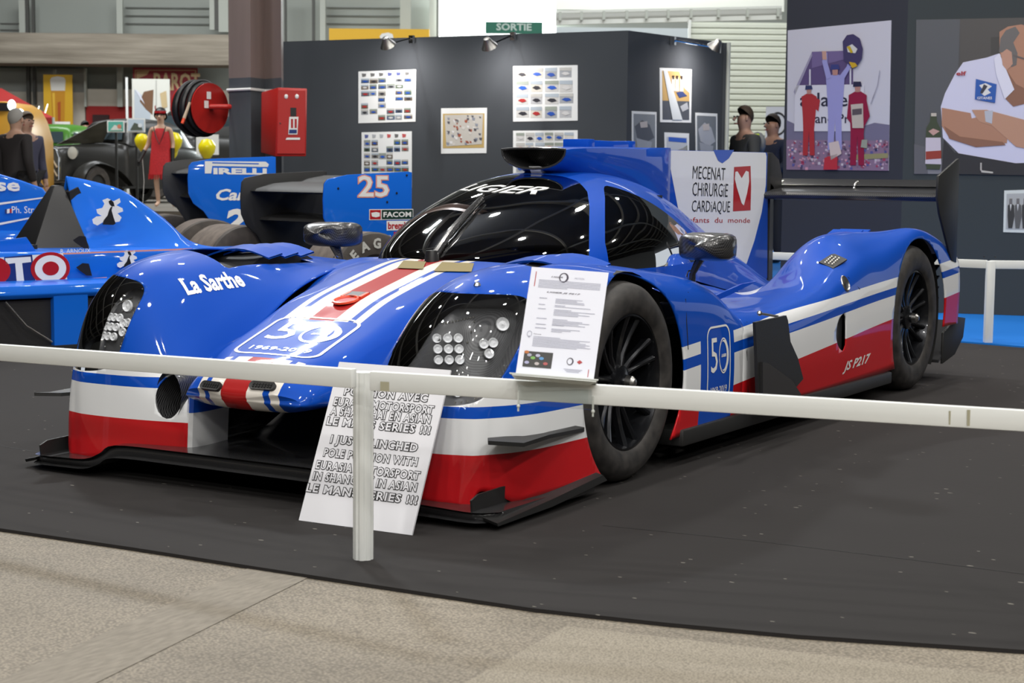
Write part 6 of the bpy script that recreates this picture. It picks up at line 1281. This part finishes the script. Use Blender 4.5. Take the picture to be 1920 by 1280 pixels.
for i in range(36): a_ = 2*pi*i/36; mm.tube([(.205*cos(a_), .135*sin(a_), .57), (.21*cos(a_), .14*sin(a_), .47+.03*((i*7) % 5)/5)], .008, 4)
mm.build('fringe', mR, mq)['kind'] = 'stuff'
for s, a, b in ((1, (.20, -.02, 1.0), (.205, -.06, .74)), (-1, (-.27, -.03, .96), (-.36, -.09, .76))):
    gl = MB().tube([a, b], [.04, .03], 8).build('glove', M_bp, mq)
    for i in range(4): MB().tube([Vector(b)+Vector(((i-1.5)*.015, 0, 0)), Vector(b)+Vector(((i-1.5)*.017, -.01, -.06-.01*(i in (1, 2))))], .008, 5).build('finger', M_bp, gl)
face(mq, Vector((0, -.02, 1.53)), (0, -1, 0), .85, mS, M_bp, 'bob'); mm = MB(); mm.tube([(-.10, -.10, 1.36), (-.06, -.13, 1.20), (0, -.14, 1.06), (.06, -.13, 1.20), (.10, -.08, 1.36)], .009, 6); mm.build('bead_necklace', M_bp, mq)
mm = MB(); mm.lathe([(.10, -.02), (.104, 0), (.10, .02)], 20); mm.v = [v+Vector((0, -.01, 1.60)) for v in mm.v]; mm.build('headband', M_rp, mq); MB().prism([(-.09, 1.60), (-.07, 1.60), (-.085, 1.72), (-.10, 1.70)], .01).build('feather', M_rp, mq)
M_bal = mat('yellow_balloon', (.80, .68, .01), .2)
for px, py, r_, D, lab in ((266, 265, .125, 28.9, 'yellow balloon left of the mannequin'), (325, 266, .155, 28.9, 'large yellow balloon right of the mannequin'), (321, 284, .12, 29.2, 'lower yellow balloon tucked behind the large one'), (388, 278, .15, 28.9, 'yellow balloon standing alone below the hose reel')):
    b = thing('balloon', lab, 'balloon', at(px, py, D), RZ, 'yellow balloons by the mannequin') if 0 else thing('balloon', lab, 'balloon', at(px, py, D), RZ)
    mm = MB(); mm.lathe([(.0001, r_*1.1), (r_*.6, r_*.95), (r_*.95, r_*.4), (r_, .1*r_), (r_*.85, -r_*.5), (r_*.4, -r_*1.1), (.02, -r_*1.32), (.025, -r_*1.4)], 20); mm.build('skin', M_bal, b); z_ = b.location.z-ZP; MB().tube([(0, 0, -r_*1.35), (.03, 0, -z_*.6), (0, 0, -z_)], .004, 4).build('string', M_wp, b)
# ---------------------------------------------------------------- vintage cars
M_vb = pmat('aged_black_paint', (.018, .018, .016), (.03, .028, .025), 3, .35); M_vo = pmat('olive_black_paint', (.05, .045, .03), (.09, .08, .055), 3, .45); M_vg = mat('green_car_paint', (.06, .20, .02), .3)
M_wd = mat('car_window', (.05, .07, .08), .08)
def vintage(label, px, py, D, hdg, k, m, bonnet=False, chev=False, m2=None):
    q = at(px, py, D); c = thing('vintage_car', label, 'car', (q.x, q.y, ZP), RZ+hdg); m2 = m2 or m
    B = []
    for x, w, z0, z1 in ((1.75, .22, .35, .98), (1.6, .28, .30, 1.04), (1.0, .40, .30, 1.08), (.45, .58, .28, 1.10), (.3, .68, .28, 1.12), (-.6, .74, .28, 1.12), (-1.5, .70, .30, 1.10), (-2.0, .55, .35, .95), (-2.25, .35, .45, .7)):
        B.append([(x*k, y*k, z*k) for y, z in ((-w, z0), (-w, z1*.75), (-w*.9, z1*.97), (-w*.4, z1), (0, z1+.02), (w*.4, z1), (w*.9, z1*.97), (w, z1*.75), (w, z0))])
    v, f_ = gridmesh(patch(B, 3, 2)); m_2 = 17; MB().add(v, f_+[tuple(range(m_2)), tuple(len(v)-m_2+i for i in range(m_2))]).build('body', m, c, ang=50)
    Cb = []
    for x, w, z1 in ((.34, .56, 1.14), (.22, .56, 1.45), (.05, .56, 1.56), (-.6, .57, 1.60), (-1.3, .54, 1.50), (-1.75, .45, 1.12)):
        Cb.append([(x*k, y*k, z*k) for y, z in ((-w-.08, 1.08), (-w, 1.08+(z1-1.08)*.7), (-w*.8, z1-.01), (0, z1+.02), (w*.8, z1-.01), (w, 1.08+(z1-1.08)*.7), (w+.08, 1.08))])
    v, f_ = gridmesh(patch(Cb, 3, 2)); linkmesh('cabin', v, f_, m, c, ang=50)
    MB().add([Vector((p[0]*k, p[1]*k, p[2]*k)) for p in ((.365, -.46, 1.20), (.365, .46, 1.20), (.27, .42, 1.44), (.27, -.42, 1.44))], [(0, 1, 2, 3)]).build('windshield', M_wd, c, sm=False)
    for s in (1, -1):
        for x0, x1 in ((.14, -.50), (-.58, -1.2)): MB().box(((x0+x1)/2*k, s*.605*k, 1.31*k), (abs(x1-x0)*k, .02, .24*k)).build('side_window', M_wd, c, bev=.01)
        # wings over the wheels
        Fn = []
        for i in range(9):
            a_ = radians(-20+25*i); Fn.append([(1.3*k+(.46*cos(a_)+(.25*(i > 5)*-(i-5)*.6))*k, s*(.45+wd_)*k, max(.33+.46*sin(a_)*(1-dp), .28)*k) for wd_, dp in ((0, .12), (.10, .02), (.22, 0), (.30, .10))])
        v, f_ = gridmesh(patch(Fn, 2, 3)); linkmesh('front_wing', v, f_, m, c); Fr_ = []
        for i in range(8): a_ = radians(0+24*i); Fr_.append([(-1.5*k+.48*cos(a_)*k, s*(.55+wd_)*k, (.33+.46*sin(a_)*(1-dp))*k) for wd_, dp in ((0, .1), (.08, 0), (.2, 0), (.26, .12))])
        v, f_ = gridmesh(patch(Fr_, 2, 3)); linkmesh('rear_wing', v, f_, m, c); MB().box((-.1*k, s*.72*k, .30*k), (1.8*k, .22*k, .03)).build('running_board', m, c)
        for x in (1.3, -1.5):
            w = bpy.data.objects.new('wheel', None); COL.objects.link(w); w.parent = c; w.location = (x*k, s*.64*k, .34*k); mm = MB(); mm.lathe([(.2, .06), (.3, .07), (.34, .04), (.34, -.04), (.3, -.07), (.2, -.06)], 28, 'y', closed=True); mm.v = [v_*k for v_ in mm.v]; mm.build('tyre', M_slick, w); mm = MB(); mm.lathe([(.0001, s*.05), (.08, s*.05), (.2, s*.03)], 24, 'y'); mm.v = [v_*k for v_ in mm.v]; mm.build('wheel_disc', m2, w)
        h_ = MB(); h_.lathe([(.0001, -.10), (.07, -.07), (.115, 0), (.12, .03)], 18, 'x'); h_.v = [Vector((1.62, s*.40, .93))*k+v_*k for v_ in h_.v]; hl = h_.build('headlamp', M_chrome, c); h_ = MB(); h_.lathe([(.0001, .045), (.06, .04), (.115, .03)], 18, 'x'); h_.v = [Vector((1.62, s*.40, .93))*k+v_*k for v_ in h_.v]; h_.build('lamp_glass', mat('lamp_glass_pale', (.5, .5, .45), .15, 0, 1), hl)
    g = MB().prism([(-.24, .38), (.24, .38), (.25, .85), (.18, 1.0), (0, 1.05), (-.18, 1.0), (-.25, .85)], .04, lambda x, y, z: ((1.80+y)*k, x*k, z*k)).build('grille', M_mull, c)
    fr = MB(); P_ = [(1.83*k, y*k, z*k) for y, z in ((-.24, .38), (-.25, .85), (-.18, 1.0), (0, 1.05), (.18, 1.0), (.25, .85), (.24, .38))]; fr.tube(P_, .018, 6).build('grille_frame', M_chrome, c)
    if chev:
        for z_ in (.50, .66):
            MB().tube([(1.84*k, -.2*k, z_*k), (1.84*k, 0, (z_+.28)*k), (1.84*k, .2*k, z_*k)], .018, 6).build('chevron', mat('brass_chevron', (.42, .33, .22), .4), g)
    MB().tube([(1.95*k, -.7*k, .42*k), (1.98*k, 0, .40*k), (1.95*k, .7*k, .42*k)], .03, 8).build('bumper', M_chrome, c)
    if bonnet:
        mm = MB(); P_ = [(1.65, .0, 1.08), (.40, .0, 1.14), (.35, .25, 1.58), (.75, .22, 1.50), (1.5, .08, 1.16)]; mm.add([Vector((p[0]*k, p[1]*k, p[2]*k)) for p in P_]+[Vector((p[0]*k, (p[1]+.02)*k, p[2]*k)) for p in P_], [tuple(range(5)), tuple(range(9, 4, -1))]+[(i, (i+1) % 5, 5+(i+1) % 5, 5+i) for i in range(5)]); mm.build('open_bonnet', M_vo, c, sm=False)
    return c
vintage('black vintage saloon with open bonnet and chevron grille, left of the mannequin', 218, 330, 32.5, -2.05, 1.0, M_vb, True, True)
vintage('larger black vintage saloon directly behind the mannequin', 362, 330, 38.5, -2.3, 1.3, M_vb)
vintage('green vintage car partly hidden behind the elderly man', 96, 330, 36.8, -1.75, 1.0, M_vg)
for i, (x0, y0, x1, y1, c1, c2, lab) in enumerate(((201, 226, 233, 248, (.10, .42, .34), (.6, .2, .12), 'green printed board standing beyond the black vintage saloon'), (238, 222, 272, 248, (.5, .6, .7), (.08, .1, .08), 'landscape print board right of the green one'))):
    o = wallquad('picture_board', x0, y0, x1, y1, M_wp, 29.6, .03); tag(o, lab, 'picture'); q_ = o.location.z-ZP; MB().box((0, .03, -q_/2), (.04, .03, q_)).build('stand', M_bp, o); P_, dn, _ = deco(o, 0, 0, 0, 0, 29.6); P_([(x0+2, y0+2), (x1-2, y0+2), (x1-2, y1-2), (x0+2, y1-2)], c1); P_([(x0+6, y1-4), (x0+14, y0+8), (x1-8, y0+12), (x1-4, y1-4)], c2 if i else (.6, .65, .6), 2); P_(ell(x1-9, (y0+y1)/2, 4, 4, 10), c2 if i == 0 else (.7, .75, .8), 3); dn('print')
o = wallquad('display_board', 368, 252, 410, 290, mat('panel_white', (.66, .66, .62), .5), 31, .03); tag(o, 'plain white panel behind the lone yellow balloon', 'panel'); q_ = o.location.z-ZP; MB().box((0, .03, -q_/2), (.04, .03, q_)).build('stand', M_bp, o)
